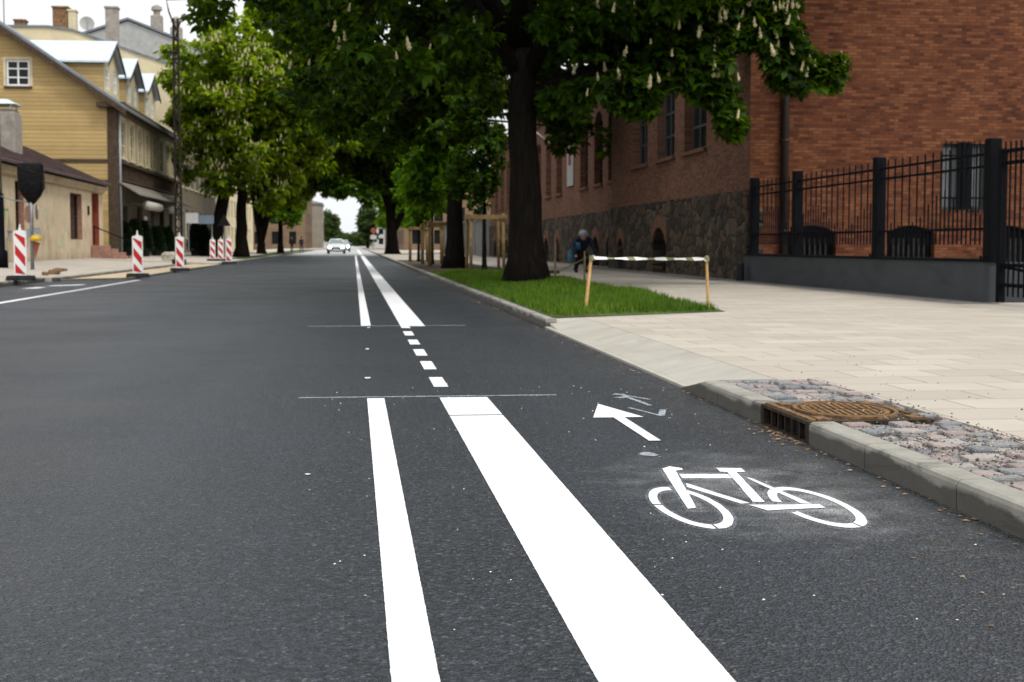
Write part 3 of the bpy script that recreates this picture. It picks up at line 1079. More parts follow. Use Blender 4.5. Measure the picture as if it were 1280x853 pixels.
# ------------------------------------------------------------------ walls with openings
def wall_mesh(mb, O, U, N, u1, v1, holes, depth=.2, u0=0.0, v0=0.0, reveal=None):
    """Outer skin of a wall: O + u*U + v*Z, outward normal N, holes (ua, ub, va, vb, rise) with reveals."""
    O, U, N = Vector(O), Vector(U), Vector(N)
    Z = Vector((0, 0, 1))
    us = sorted({u0, u1} | {h[0] for h in holes} | {h[1] for h in holes})
    vs = sorted({v0, v1} | {h[2] for h in holes} | {h[3] for h in holes})
    P = lambda u, v, d=0.0: O + U * u + Z * v - N * d
    flip = U.cross(Z).dot(N) < 0

    def q(a, b, c, d):
        mb.add([a, b, c, d], [(3, 2, 1, 0) if flip else (0, 1, 2, 3)])
    for i in range(len(us) - 1):
        for j in range(len(vs) - 1):
            um, vm = (us[i] + us[i + 1]) / 2, (vs[j] + vs[j + 1]) / 2
            if any(h[0] < um < h[1] and h[2] < vm < h[3] for h in holes):
                continue
            q(P(us[i], vs[j]), P(us[i + 1], vs[j]), P(us[i + 1], vs[j + 1]), P(us[i], vs[j + 1]))
    old = mb.mi
    for ua, ub, va, vb, rise in holes:
        n = 8
        arc = []
        um, hw = (ua + ub) / 2, (ub - ua) / 2
        for k in range(n + 1):
            x = -hw + 2 * hw * k / n
            if rise:
                rad = (hw * hw + rise * rise) / (2 * rise)
                zz = vb - rise + math.sqrt(max(0, rad * rad - x * x)) - (rad - rise)
            else:
                zz = vb
            arc.append((um + x, zz))
        if rise:
            for k in range(n):
                q(P(arc[k][0], arc[k][1]), P(arc[k + 1][0], arc[k + 1][1]), P(arc[k + 1][0], vb), P(arc[k][0], vb))
        if reveal is not None: mb.mi = reveal
        loop = [(ua, va), (ub, va)] + arc[::-1]
        for (a, b), (c, d) in zip(loop, loop[1:] + loop[:1]):
            q(P(a, b, depth), P(c, d, depth), P(c, d), P(a, b))
        mb.mi = old


def window(parent, O, U, N, ua, ub, va, vb, rise=0, depth=.16, cols=2, rows=3, fm=None, pm=None, sill=None, bw=.07, name='window', surround=None):
    O, U, N = Vector(O), Vector(U), Vector(N)
    Z = Vector((0, 0, 1))

    def bar(mb, a, b, c, d, d0, d1):
        p = [O + U * u + Z * v - N * d0 for u, v in ((a, c), (b, c), (b, d), (a, d))]
        mb.extr(p, -N * (d1 - d0))
    mb = MB()
    d0, d1 = depth - .05, depth
    e = .003
    bar(mb, ua + e, ua + bw, va + e, vb - e, d0, d1)
    bar(mb, ub - bw, ub - e, va + e, vb - e, d0, d1)
    bar(mb, ua + bw, ub - bw, va + e, va + bw, d0, d1)
    bar(mb, ua + bw, ub - bw, vb - bw - rise * .6, vb - e, d0, d1)
    for c in range(1, cols):
        u = ua + (ub - ua) * c / cols
        bar(mb, u - bw * .4, u + bw * .4, va + bw, vb - bw - rise * .6, d0 + .004, d1 - .004)
    for r in range(1, rows):
        v = va + (vb - rise * .6 - va) * r / rows
        bar(mb, ua + bw, ub - bw, v - bw * .3, v + bw * .3, d0 + .01, d1 - .01)
    w = mb.build(name, fm, parent, fix=True)
    mb = MB()
    bar(mb, ua - .01, ub + .01, va - .01, vb + .01, depth + .003, depth + .02)
    mb.build('pane', pm, w, fix=True)
    if sill is not None:
        mb = MB()
        bar(mb, ua - .1, ub + .1, va - .10, va - .004, -.10, depth - .06)
        mb.build('sill', sill, w, fix=True)
    if surround is not None:
        mb = MB()
        t = .14
        bar(mb, ua - t, ua - .004, va - .004, vb + t, -.03, -.002)
        bar(mb, ub + .004, ub + t, va - .004, vb + t, -.03, -.002)
        bar(mb, ua - .004, ub + .004, vb + .004, vb + t, -.03, -.002)
        mb.build('surround', surround, w, fix=True)
    return w


def arch_band(parent, O, U, N, ua, ub, va, vb, mat, name='arch', t=.3, rise=.3):
    """brick arch over an opening, a band slightly proud of the wall"""
    O, U, N = Vector(O), Vector(U), Vector(N)
    Z = Vector((0, 0, 1))
    hw, um = (ub - ua) / 2 + .12, (ua + ub) / 2
    rad = (hw * hw + rise * rise) / (2 * rise)
    mb = MB()
    n = 10
    top, bot = [], []
    for k in range(n + 1):
        x = -hw + 2 * hw * k / n
        z = vb - rise + math.sqrt(max(0, rad * rad - x * x)) - (rad - rise)
        bot.append(O + U * (um + x) + Z * (z + .01))
        top.append(O + U * (um + x * 1.04) + Z * (z + t))
    for k in range(n):
        mb.extr([bot[k] + N * .03, bot[k + 1] + N * .03, top[k + 1] + N * .03, top[k] + N * .03], -N * .1)
    return mb.build(name, mat, parent, fix=True)


# ------------------------------------------------------------------ brick building on the right
FX, GY, MX = 8.75, 31.4, 9.25          # wing front, side wall facing the camera, long front
JY = 48.7
bb = thing('brick_building', 'long red brick building on a dark fieldstone base behind the black fence', 'building', (FX, GY, 0))
wing_w = [(35.4, 37.85), (39.0, 41.3), (42.7, 44.95)]
main_w = [(50.3, 52.2), (53.4, 55.3), (56.8, 58.8), (64.0, 65.8), (67.6, 69.4), (71.2, 73.0), (74.8, 76.6), (78.4, 80.2), (82.0, 83.8), (85.6, 87.4), (89.2, 91.0), (92.8, 94.6)]
mb = MB()
oF = (FX, 0, 0)
wall_mesh(mb, oF, (0, 1, 0), (-1, 0, 0), JY, 9.2, [(a, b, 3.33, 6.1, .3) for a, b in wing_w], .3, GY, 2.12)
wall_mesh(mb, (MX, 0, 0), (0, 1, 0), (-1, 0, 0), 98, 7.2, [(a, b, 3.2, 5.95, .4) for a, b in main_w], .3, JY, 2.12)
mb.build('front_wall', M['brick_y'], bb)
mb = MB()
gw = [(13.2, 14.25, 1.68, 3.17, 0)]
gb = [(9.62, 10.75, .15, 1.33, .16), (11.93, 13.05, .15, 1.33, .16), (14.2, 15.35, .15, 1.33, .16), (17.0, 18.1, .15, 1.33, .16)]
wall_mesh(mb, (0, GY, 0), (1, 0, 0), (0, -1, 0), 30, 9.2, gw + gb, .3, FX, 0)
mb.build('side_wall', M['brick_x'], bb)
mb = MB()
mb.box(FX + .45, 30, JY - .4, JY, 0, 9.2)
mb.build('rear_wall', M['brick_x'], bb)
mb = MB()
mb.box(29.7, 30, GY + .01, JY - .41, 0, 9.2)
mb.build('rear_wall', M['brick_x'], bb)
mb = MB()
mb.box(MX + .45, 22, 97.6, 98, 0, 7.2)
mb.build('rear_wall', M['brick_x'], bb)
mb = MB()
wall_mesh(mb, (FX - .09, 0, 0), (0, 1, 0), (-1, 0, 0), JY + .09, 2.12, [(39.6, 41.4, .1, 1.38, .5), (46.0, 47.0, .1, 1.1, .4)], .35, GY - .09, 0)
wall_mesh(mb, (MX - .09, 0, 0), (0, 1, 0), (-1, 0, 0), 98, 2.12, [(a + .2, b - .2, .1, 1.22, .5) for a, b in main_w], .35, JY + .09, 0)
mb.add([(FX - .09, GY - .09, 2.12), (FX, GY, 2.12), (FX, JY, 2.12), (FX - .09, JY + .09, 2.12)], [(0, 1, 2, 3)])
mb.add([(MX - .09, JY + .09, 2.12), (MX, JY + .09, 2.12), (MX, 98, 2.12), (MX - .09, 98, 2.12)], [(0, 1, 2, 3)])
mb.add([(FX - .09, JY + .09, 0), (MX - .09, JY + .09, 0), (MX - .09, JY + .09, 2.12), (FX - .09, JY + .09, 2.12)], [(3, 2, 1, 0)])
mb.build('stone_base', M['stone_y'], bb)
mb = MB()
rg = random.Random(4)
for k in range(5):
    z = k * .424
    L = .30 if k % 2 else .2
    mb.bbox(FX - .10, FX + L, GY - .13, GY - .02, z + .01, z + .415, .02)
mb.build('corner_stones', M['stone_x'], bb)
for a, b in wing_w:
    window(bb, oF, (0, 1, 0), (-1, 0, 0), a, b, 3.33, 6.1, .3, .28, 3, 4, M['greyframe'], M['pane'], M['brick_trim'], .10)
for a, b in main_w:
    window(bb, (MX, 0, 0), (0, 1, 0), (-1, 0, 0), a, b, 3.2, 5.95, .4, .28, 2, 4, M['darkframe'], M['pane'], M['brick_trim'], .09)
    window(bb, (MX - .09, 0, 0), (0, 1, 0), (-1, 0, 0), a + .2, b - .2, .1, 1.22, .5, .33, 2, 2, M['darkframe'], M['dark'], None, .06, 'basement_window')
    arch_band(bb, (MX - .09, 0, 0), (0, 1, 0), (-1, 0, 0), a + .2, b - .2, .1, 1.22, M['brick_trim'], 'brick_arch', .36, .5)
for a, b, t, rs_ in ((39.6, 41.4, 1.38, .5), (46.0, 47.0, 1.1, .4)):
    window(bb, (FX - .09, 0, 0), (0, 1, 0), (-1, 0, 0), a, b, .1, t, rs_, .33, 2, 2, M['darkframe'], M['dark'], None, .06, 'basement_window')
    arch_band(bb, (FX - .09, 0, 0), (0, 1, 0), (-1, 0, 0), a, b, .1, t, M['brick_trim'], 'brick_arch', .36, rs_)
# barred window with grey shutters in the side wall
w = window(bb, (0, GY, 0), (1, 0, 0), (0, -1, 0), 13.2, 14.25, 1.68, 3.17, 0, .2, 2, 1, M['greyframe'], M['pane_pale'], None, .07)
mb = MB()
for i in range(8):
    x = 13.26 + i * .133
    mb.box(x - .01, x + .01, GY - .05, GY - .03, 1.62, 3.23)
for z in (1.95, 2.9):
    mb.box(13.15, 14.3, GY - .029, GY - .012, z - .02, z + .02)
mb.box(13.56, 13.89, GY - .02, GY - .004, 1.7, 3.2)
mb.build('window_grille', M['black'], w)
for a, b, va, vb, rs_ in gb:
    w = window(bb, (0, GY, 0), (1, 0, 0), (0, -1, 0), a, b, va, vb, rs_, .25, 2, 1, M['black'], M['dark'], None, .16, 'arched_cellar_window')
    mb = MB()
    for i in range(7):
        x = a + .2 + (b - a - .4) * i / 6
        mb.box(x - .02, x + .02, GY + .12, GY + .16, .3, 1.05)
    mb.build('louvre', M['rubber'], w)
# downpipe, cornice, plaque, roof
mb = MB()
mb.sm = True
mb.tube([(9.52, GY - .09, .15), (9.52, GY - .09, 9.1)], .085, 10)
for z in (1.2, 3.2, 5.2, 7.2):
    mb.tube([(9.52, GY - .09, z - .03), (9.52, GY - .09, z + .03)], .1, 10)
mb.build('downpipe', M['pipe'], bb)
mb = MB()
for k, (p, z0, z1) in enumerate(((.10, 6.75, 6.9), (.18, 6.9, 7.05), (.28, 7.05, 7.22))):
    mb.box(MX - p, MX - .002, JY + .02, 98, z0, z1)
    mb.box(FX - p, FX - .002, GY - p, JY - .02, z0 + 2, z1 + 2)
    mb.box(FX + .002, 30, GY - p, GY - .002, z0 + 2, z1 + 2)
mb.build('cornice', M['brick_trim'], bb)
MB().box(MX - .05, MX - .004, JY + 12, JY + 14, 5.95, 6.55).build('pale_frieze', M['creamtrim'], bb)
MB().bbox(MX - .06, MX - .004, 60.4, 62.1, 3.4, 5.9, .02).build('plaque', M['grey_render'], bb)
MB().box(MX - .09, MX - .062, 60.95, 61.5, 4.3, 4.9).build('coat_of_arms', M['redwood'], bb)
mb = MB()
mb.extr([(MX - .4, JY + .1, 7.24), (MX - .4, 98.4, 7.24), (14.5, 98.4, 11.2), (14.5, JY + .1, 11.2)], (0, 0, .12))
mb.extr([(14.5, JY + .1, 11.2), (14.5, 98.4, 11.2), (20, 98.4, 7.24), (20, JY + .1, 7.24)], (0, 0, .12))
rp = [(FX - .4, GY - .4, 9.24), (30.4, GY - .4, 9.24), (30.4, JY + .3, 9.24), (FX - .4, JY + .3, 9.24), (15, 40, 13), (24, 40, 13)]
mb.add(rp, [(0, 1, 5, 4), (1, 2, 5), (2, 3, 4, 5), (3, 0, 4), (3, 2, 1, 0)])
mb.build('roof', M['tile'], bb)
mb = MB()
mb.tube([(MX - .05, 63.2, 4.9), (MX - 1.5, 62.6, 5.9)], .03, 6)
fl = mb.build('flagpole', M['white'], bb)

# grey wall beyond the brick building, seen between the tree guards
mb = MB()
mb.box(8.9, 9.3, 98.4, 150, 0, 2.6)
mb.box(8.8, 9.4, 98.4, 150, 2.6, 2.72)
for k in range(9):
    mb.box(8.82, 8.898, 100 + k * 6, 100.4 + k * 6, 0, 2.59)
mb.build('boundary_wall', M['farshed'], None, 'plain grey boundary wall beyond the brick building behind the young trees', 'wall')

# ------------------------------------------------------------------ plinth wall and black railing
mb = MB()
mb.box(8.62, 8.93, 19.05, 31.28, .0, .66)
mb.box(8.931, 11.5, 19.05, 19.32, .0, .655)
pw = mb.build('plinth_wall', M['plinth'], None, 'low dark grey plinth wall under the black railing', 'wall')
mb = MB()
mb.bbox(8.59, 8.96, 19.02, 31.28, .662, .70, .01)
mb.build('coping', M['black'], pw)
mb = MB()
fe = thing('railing', 'black metal railing of tall and short bars standing on the grey plinth wall', 'fence', (8.78, 19.2, .7))
posts = [19.16, 23.5, 28.0, 31.1]
for i, yy in enumerate(posts):
    mb = MB()
    mb.bbox(8.69, 8.87, yy - .09, yy + .09, .702, 2.36, .012)
    mb.box(8.66, 8.90, yy - .12, yy + .12, .701, .715)
    for s in (-.1, .1):
        mb.lathe([(.018, 0), (.018, .03), (.008, .038)], 8.675, yy + s, .714, 6)
    mb.build('post', M['black'], fe)
rg = random.Random(2)
for k in range(3):
    a, b = posts[k] + .09, posts[k + 1] - .09
    mb = MB()
    mb.mi = 0
    for z in (2.16, 1.99, 1.12):
        mb.box(8.765, 8.795, a, b, z - .018, z + .018)
    n = int((b - a) / .152)
    for i in range(n):
        yy = a + (b - a) * (i + .5) / n
        if i % 2 == 0:
            top = 2.29
        else:
            top = 1.42 + .25 * math.sin(yy * 1.9 + k) + rg.uniform(-.06, .06)
        mb.box(8.745, 8.764, yy - .011, yy + .011, .90, top)
    mb.build('bar_panel', M['black'], fe)
# gate next to it
gt = thing('gate', 'black barred gate leaf beside the tall end post of the railing', 'gate', (8.78, 18.9, .1))
mb = MB()
mb.bbox(8.74, 8.84, 18.82, 18.92, .11, 2.2, .01)
mb.bbox(8.74, 8.84, 15.6, 15.7, .11, 2.2, .01)
for z in (.35, .62, 2.0, 2.16):
    mb.box(8.765, 8.815, 15.7, 18.82, z - .025, z + .025)
mb.build('gate_frame', M['black'], gt)
mb = MB()
for i in range(20):
    yy = 15.78 + i * .155
    mb.box(8.745, 8.764, yy - .011, yy + .011, .2, 2.28)
mb.tube([(8.79, 15.7, .36), (8.79, 18.82, .60)], .02, 6)
mb.build('gate_bars', M['black'], gt)
# small grey bollard stub at the far end of the plinth
bo = MB()
bo.lathe([(.09, 0), (.09, .38), (.07, .42), (.02, .43)], 8.45, 31.0, PZ, 12)
bo.build('bollard', M['rubber'], None, 'short dark bollard at the far end of the grey plinth wall', 'bollard')

# ------------------------------------------------------------------ left side houses
# low plastered house
X0, Y0, Y1 = -12.0, 44.0, 71.3
bh = thing('plastered_house', 'single storey beige plastered house with dark red roof and graffiti', 'house', (X0, Y0, 0))
mb = MB()
bw_ = [(53.2, 54.6, .95, 3.2, 0), (63.2, 65.9, 1.12, 3.13, 0), (47.0, 48.6, .95, 3.2, 0)]
bd_ = [(68.3, 70.2, .86, 3.3, 0)]
wall_mesh(mb, (X0, 0, 0), (0, 1, 0), (1, 0, 0), Y1, 3.62, bw_ + bd_, .3, Y0, 0)
mb.box(X0 - 6, X0 - .35, Y1 - .3, Y1, 0, 3.62)
mb.box(X0 - 6, X0 - .35, Y0, Y0 + .3, 0, 3.62)
mb.box(X0 - 6.3, X0 - 6.01, Y0, Y1, 0, 3.62)
mb.build('wall', M['plaster'], bh)
for a, b, c, d, e in bw_:
    w = window(bh, (X0, 0, 0), (0, 1, 0), (1, 0, 0), a, b, c, d, 0, .26, 2, 2, M['darkframe'], M['pane'], None, .08)
    MB().box(X0 - .2, X0 - .003, b - .035, b - .004, c + .004, d - .004).build('jamb', M['pinkstone'], w)
w = window(bh, (X0, 0, 0), (0, 1, 0), (1, 0, 0), 68.3, 70.2, .86, 3.3, 0, .26, 2, 1, M['redwood'], M['redwood'], None, .12, 'door')
MB().box(X0 - .2, X0 - .003, 70.165, 70.196, .864, 3.296).build('jamb', M['redwood'], w)
mb = MB()
mb.box(X0 + .002, X0 + .12, Y0, Y1, 3.3 + .05, 3.5)
mb.box(X0 + .002, X0 + .22, Y0, Y1, 3.5, 3.64)
for k in range(90):
    yy = Y0 + .1 + k * .3
    if yy < Y1: mb.box(X0 + .121, X0 + .18, yy, yy + .14, 3.38, 3.498)
mb.build('cornice', M['plaster'], bh)
rg = random.Random(21)
for cy_, cz_, sz_, col_ in ((51.6, 1.75, .55, (.12, .33, .10)), (52.3, 1.0, .5, (.10, .13, .22)), (58.6, 1.9, .5, (.30, .45, .28)), (61.2, 1.2, .6, (.32, .46, .30)), (54.9, .85, .45, (.42, .20, .20))):
    mb = MB()
    p = [cy_, cz_]
    a_ = rg.uniform(0, 6)
    for q in range(26):
        a_ += rg.uniform(-1.1, 1.1)
        n_ = [min(max(p[0] + math.cos(a_) * .16, cy_ - sz_), cy_ + sz_), min(max(p[1] + math.sin(a_) * .16, cz_ - sz_ * .7), cz_ + sz_ * .7)]
        d_ = math.hypot(n_[0] - p[0], n_[1] - p[1]) or 1
        ny_, nz_ = -(n_[1] - p[1]) / d_ * .035, (n_[0] - p[0]) / d_ * .035
        xx_ = X0 + .004 + q * .0002
        mb.add([(xx_, p[0] - ny_, p[1] - nz_), (xx_, n_[0] - ny_, n_[1] - nz_), (xx_, n_[0] + ny_, n_[1] + nz_), (xx_, p[0] + ny_, p[1] + nz_)], [(0, 1, 2, 3)])
        p = n_
    mb.build('graffiti', plain('spray_colour', col_, .8), bh)
mb = MB()
mb.extr([(X0 + .42, Y0 - .2, 3.68), (X0 + .42, Y1 + .25, 3.68), (X0 - 3.1, Y1 - 1.5, 5.3), (X0 - 3.1, Y0 - .2, 5.3)], (0, 0, .1))
mb.extr([(X0 - 3.1, Y0 - .2, 5.3), (X0 - 3.1, Y1 - 1.5, 5.3), (X0 - 6.6, Y1 + .25, 3.68), (X0 - 6.6, Y0 - .2, 3.68)], (0, 0, .1))
mb.extr([(X0 + .42, Y1 + .25, 3.68), (X0 - 6.6, Y1 + .25, 3.68), (X0 - 3.1, Y1 - 1.5, 5.3)], (0, 0, .1))
for k in range(46):
    yy = Y0 + k * .6
    if yy < Y1 - 1.6: mb.extr([(X0 + .42, yy, 3.785), (X0 + .42, yy + .05, 3.785), (X0 - 3.1, yy + .05, 5.405), (X0 - 3.1, yy, 5.405)], (0, 0, .04))
roof = mb.build('roof', M['roofdark'], bh, fix=True)
mb = MB()
mb.bbox(-14.25, -12.95, 57.6, 58.9, 3.9, 6.0, .03)
mb.box(-14.15, -13.05, 57.7, 58.8, 6.0, 6.12)
ch = mb.build('chimney', M['concrete'], roof)
mb = MB()
for sx in (-14.1, -13.15):
    for sy in (57.75, 58.7):
        mb.box(sx, sx + .06, sy, sy + .06, 6.121, 6.3)
mb.add([(-14.3, 57.5, 6.3), (-12.9, 57.5, 6.3), (-12.9, 59.0, 6.3), (-14.3, 59.0, 6.3), (-13.9, 58.0, 6.52), (-13.3, 58.0, 6.52), (-13.3, 58.5, 6.52), (-13.9, 58.5, 6.52)],
       [(3, 2, 1, 0), (4, 5, 6, 7), (0, 1, 5, 4), (1, 2, 6, 5), (2, 3, 7, 6), (3, 0, 4, 7)])
mb.build('chimney_cap', M['rooflight'], bh)
mb = MB()
for k in range(4):
    mb.bbox(X0 + .01, X0 + .45 + .36 * (4 - k) - .36, 67.9, 70.6, .2 + k * .165 - .2 * (k == 0), .365 + k * .165, .015)
mb.build('steps', M['pinkstone'], bh)
mb = MB()
mb.tube([(X0 + .1, 67.95, 1.75), (X0 + 1.75, 67.95, 1.05)], .03, 6)
for q in (.15, 1.7):
    mb.tube([(X0 + q, 67.95, .3), (X0 + q, 67.95, 1.75 - (q - .1) * .424)], .025, 6)
mb.build('handrail', M['black'], bh)
MB().bbox(X0 + .004, X0 + .06, 67.2, 67.5, 2.25, 2.65, .01).build('wall_plate', M['rubber'], bh)

# yellow timber house
XF, YG, YE = -11.8, 74.5, 99.0
yh = thing('timber_house', 'yellow wooden house with gable, three dormers and a pale street front', 'house', (XF, YG, 0))
zE, sl, XR = 8.0, .678, -19.0
zR = zE + (XF - XR) * sl
XB = 2 * XR - XF
mb = MB()
gwin = (-17.1, -15.96, 8.76, 10.06)
# gable: rectangle with nothing but the gable window above eaves
mb.add([(XB, YG, 0), (XF, YG, 0), (XF, YG, zE), (XB, YG, zE)], [(0, 1, 2, 3)])
zs = lambda x: zE + (XF - x) * sl if x > XR else zE + (x - XB) * sl
ua, ub, va, vb = gwin
for x0, x1 in ((XB, ua), (ub, XF)):
    xs = [x0] + [XR] * (x0 < XR < x1) + [x1]
    for a, b in zip(xs[:-1], xs[1:]):
        mb.add([(a, YG, zE), (b, YG, zE), (b, YG, zs(b)), (a, YG, zs(a))], [(0, 1, 2, 3)])
mb.add([(ua, YG, zE), (ub, YG, zE), (ub, YG, va), (ua, YG, va)], [(0, 1, 2, 3)])
mb.add([(ua, YG, vb), (ub, YG, vb), (ub, YG, zs(ub)), (ua, YG, zs(ua))], [(0, 1, 2, 3)])
mb.box(XB, XF - .05, YE - .2, YE, 0, zE)
mb.box(XB, XB + .2, YG + .02, YE - .21, 0, zE)
mb.build('gable_wall', M['yellow'], yh)
w = window(yh, (0, YG, 0), (1, 0, 0), (0, -1, 0), ua, ub, va, vb, 0, .1, 2, 3, M['white'], M['pane'], M['brownwood'], .1, surround=M['creamtrim'])
mb = MB()
fw_ = [(75.7 + k * 2.95, 77.3 + k * 2.95, 5.35, 7.3, 0) for k in range(8)]
wall_mesh(mb, (XF, 0, 0), (0, 1, 0), (1, 0, 0), YE, zE, fw_, .12, YG, 4.2)
mb.build('street_wall', M['olive'], yh)
for a, b, c, d, e in fw_:
    window(yh, (XF, 0, 0), (0, 1, 0), (1, 0, 0), a, b, c, d, 0, .1, 2, 3, M['creamtrim'], M['pane'], M['creamtrim'], .09, surround=M['creamtrim'])
mb = MB()
mb.bbox(XF - .45, XF + .06, YG - .06, YG + .4, 0, 7.75, .02)
mb.box(XF - .9, XF + .5, YG - .5, YG - .062, 7.75, 8.0)
mb.box(XF + .02, XF + .45, YG - .061, YE, 7.72, 7.98)
mb.box(XB, XF - .46, YG - .05, YG - .004, 5.0, 5.18)
mb.box(XB, XF - .46, YG - .08, YG - .004, 4.0, 4.14)
mb.build('corner_trim', M['brownwood'], yh)
# frieze of panels under the windows
mb = MB()
mb.box(XF + .004, XF + .22, YG + .41, YE, 5.0, 5.14)
mb.box(XF + .004, XF + .14, YG + .41, YE, 4.14, 4.24)
for k in range(26):
    yy = YG + .6 + k * .94
    mb.box(XF + .004, XF + .12, yy, yy + .16, 4.241, 4.999)
mb.build('frieze', M['brownwood'], yh)
mb = MB()
mb.extr([(XF + .02, YG, 4.12), (XF + 1.1, YG, 3.45), (XF + 1.1, YE, 3.45), (XF + .02, YE, 4.12)], (0, 0, -.07))
mb.build('canopy_roof', M['greywood'], yh)
mb = MB()
gh = [(76.3, 77.9, .4, 2.9, 0), (81.2, 83.2, .3, 3.0, 0), (86.5, 88, .4, 2.9, 0), (90.4, 92.4, .3, 3.0, 0), (95, 96.6, .4, 2.9, 0)]
wall_mesh(mb, (XF - .03, 0, 0), (0, 1, 0), (1, 0, 0), YE, 4.19, gh, .25, YG + .41, 0)
mb.build('shopfront', M['oldboards'], yh)
for i, (a, b, c, d, e) in enumerate(gh):
    window(yh, (XF - .03, 0, 0), (0, 1, 0), (1, 0, 0), a, b, c, d, 0, .22, 2, 2, M['darkframe'], M['dark'], None, .08, 'shop_door' if i in (1, 3) else 'window')
for a, b in ((77.6, 82.6), (87.5, 93.0)):
    mb = MB()
    mb.sm = True
    mb.tube([(XF + 1.0, a, 2.95), (XF + 1.0, b, 2.95)], [.24, .22], 10)
    mb.tube([(XF, a + .3, 3.1), (XF + 1.0, a + .3, 2.95)], .03, 6)
    mb.tube([(XF, b - .3, 3.1), (XF + 1.0, b - .3, 2.95)], .03, 6)
    mb.build('rolled_awning', M['awning'], yh)
MB().box(XF + .0, XF + .03, 83.5, 84.6, 1.1, 2.5).build('notice_board', M['white'], yh)
mb = MB()
ov = .55
mb.extr([(XF + ov, YG - .55, zE - ov * sl), (XF + ov, YE + .3, zE - ov * sl), (XR, YE + .3, zR), (XR, YG - .55, zR)], (0, 0, .16))
mb.extr([(XR, YG - .55, zR), (XR, YE + .3, zR), (XB - ov, YE + .3, zE - ov * sl), (XB - ov, YG - .55, zE - ov * sl)], (0, 0, .16))
roof = mb.build('roof', M['roofgrey'], yh, fix=True)
mb = MB()
mb.extr([(XF + ov, YG - .56, zE - ov * sl - .3), (XF + ov, YG - .56, zE - ov * sl + .02), (XR, YG - .56, zR + .02), (XR, YG - .56, zR - .3)], (0, .08, 0))
mb.extr([(XB - ov, YG - .56, zE - ov * sl - .3), (XR, YG - .56, zR - .3), (XR, YG - .56, zR + .02), (XB - ov, YG - .56, zE - ov * sl + .02)], (0, .08, 0))
mb.build('barge_board', M['brownwood'], yh, fix=True)
mb = MB()
mb.sm = True
mb.tube([(XF + .12, YG + .15, .2), (XF + .12, YG + .15, 7.6)], .07, 8)
mb.build('downpipe', M['galv'], yh)
for k in range(3):
    y0, y1 = 78.2 + k * 7.4, 83.2 + k * 7.4
    ym = (y0 + y1) / 2
    xd, xb = -13.0, -16.6
    zb, ze, zp = 8.8, 10.5, 11.7
    mb = MB()
    dw = [(y0 + .7, y0 + 1.9, 9.15, 10.35, 0), (y1 - 1.9, y1 - .7, 9.15, 10.35, 0)]
    wall_mesh(mb, (xd, 0, 0), (0, 1, 0), (1, 0, 0), y1, ze, dw, .1, y0, zb - .3)
    mb.add([(xd, y0, ze), (xd, y1, ze), (xd, ym, zp)], [(0, 1, 2)])
    d = mb.build('dormer', M['creamtrim'], yh)
    mb = MB()
    mb.add([(xd - .01, y0, zb - .4), (xd - .01, y0, ze), (xb, y0, ze), (xb, y0, zb - .4)], [(0, 1, 2, 3)])
    mb.build('dormer_cheek', M['yellow'], d)
    mb = MB()
    mb.add([(xd - .01, y1, zb - .4), (xd - .01, y1, ze), (xb, y1, ze), (xb, y1, zb - .4)], [(3, 2, 1, 0)])
    mb.build('dormer_cheek', M['yellow'], d)
    mb = MB()
    mb.extr([(xd + .35, y0 - .35, ze - .1), (xd + .35, ym, zp + .08), (xb - 1.2, ym, zp + .08), (xb - 1.2, y0 - .35, ze - .1)], (0, 0, .1))
    mb.extr([(xd + .35, ym, zp + .08), (xd + .35, y1 + .35, ze - .1), (xb - 1.2, y1 + .35, ze - .1), (xb - 1.2, ym, zp + .08)], (0, 0, .1))
    mb.build('dormer_roof', M['rooflight'], d, fix=True)
    mb = MB()
    mb.extr([(xd + .36, y0 - .35, ze - .28), (xd + .36, ym, zp - .1), (xd + .36, ym, zp + .1), (xd + .36, y0 - .35, ze - .08)], (-.06, 0, 0))
    mb.extr([(xd + .36, ym, zp - .1), (xd + .36, y1 + .35, ze - .28), (xd + .36, y1 + .35, ze - .08), (xd + .36, ym, zp + .1)], (-.06, 0, 0))
    mb.build('dormer_edge', M['brownwood'], d, fix=True)
    for a, b, c, dd, e in dw:
        window(d, (xd, 0, 0), (0, 1, 0), (1, 0, 0), a, b, c, dd, 0, .08, 2, 2, M['white'], M['pane_pale'], None, .12)


def dish(x, y, z, r, label, dirx=.3):
    t = thing('satellite_dish', label, 'satellite dish', (x, y, z), 'satellite dishes on the left roofs')
    mb = MB()
    mb.sm = True
    ax = Vector((dirx, -1, .25)).normalized()
    a = ax.cross(Vector((0, 0, 1))).normalized()
    b = a.cross(ax)
    c = Vector((x, y, z + r + .5))
    rings = [[c + (a * math.cos(2 * pi * k / 14) + b * math.sin(2 * pi * k / 14)) * r * s - ax * r * .3 * (1 - s * s) for k in range(14)] for s in (.02, .5, .85, 1.0)]
    back = [[p - ax * .02 for p in rr] for rr in rings]
    mb.loft(rings + back[::-1])
    mb.build('reflector', M['grey_render'], t, fix=True)
    mb = MB()
    mb.tube([(x, y + .25, z), (x, y + .25, z + r + .4), c - ax * r * .3], .04, 6)
    mb.tube([c - ax * r * .2 - b * r * .9, c + ax * r * .5], .02, 5)
    mb.build('bracket', M['galv'], t)


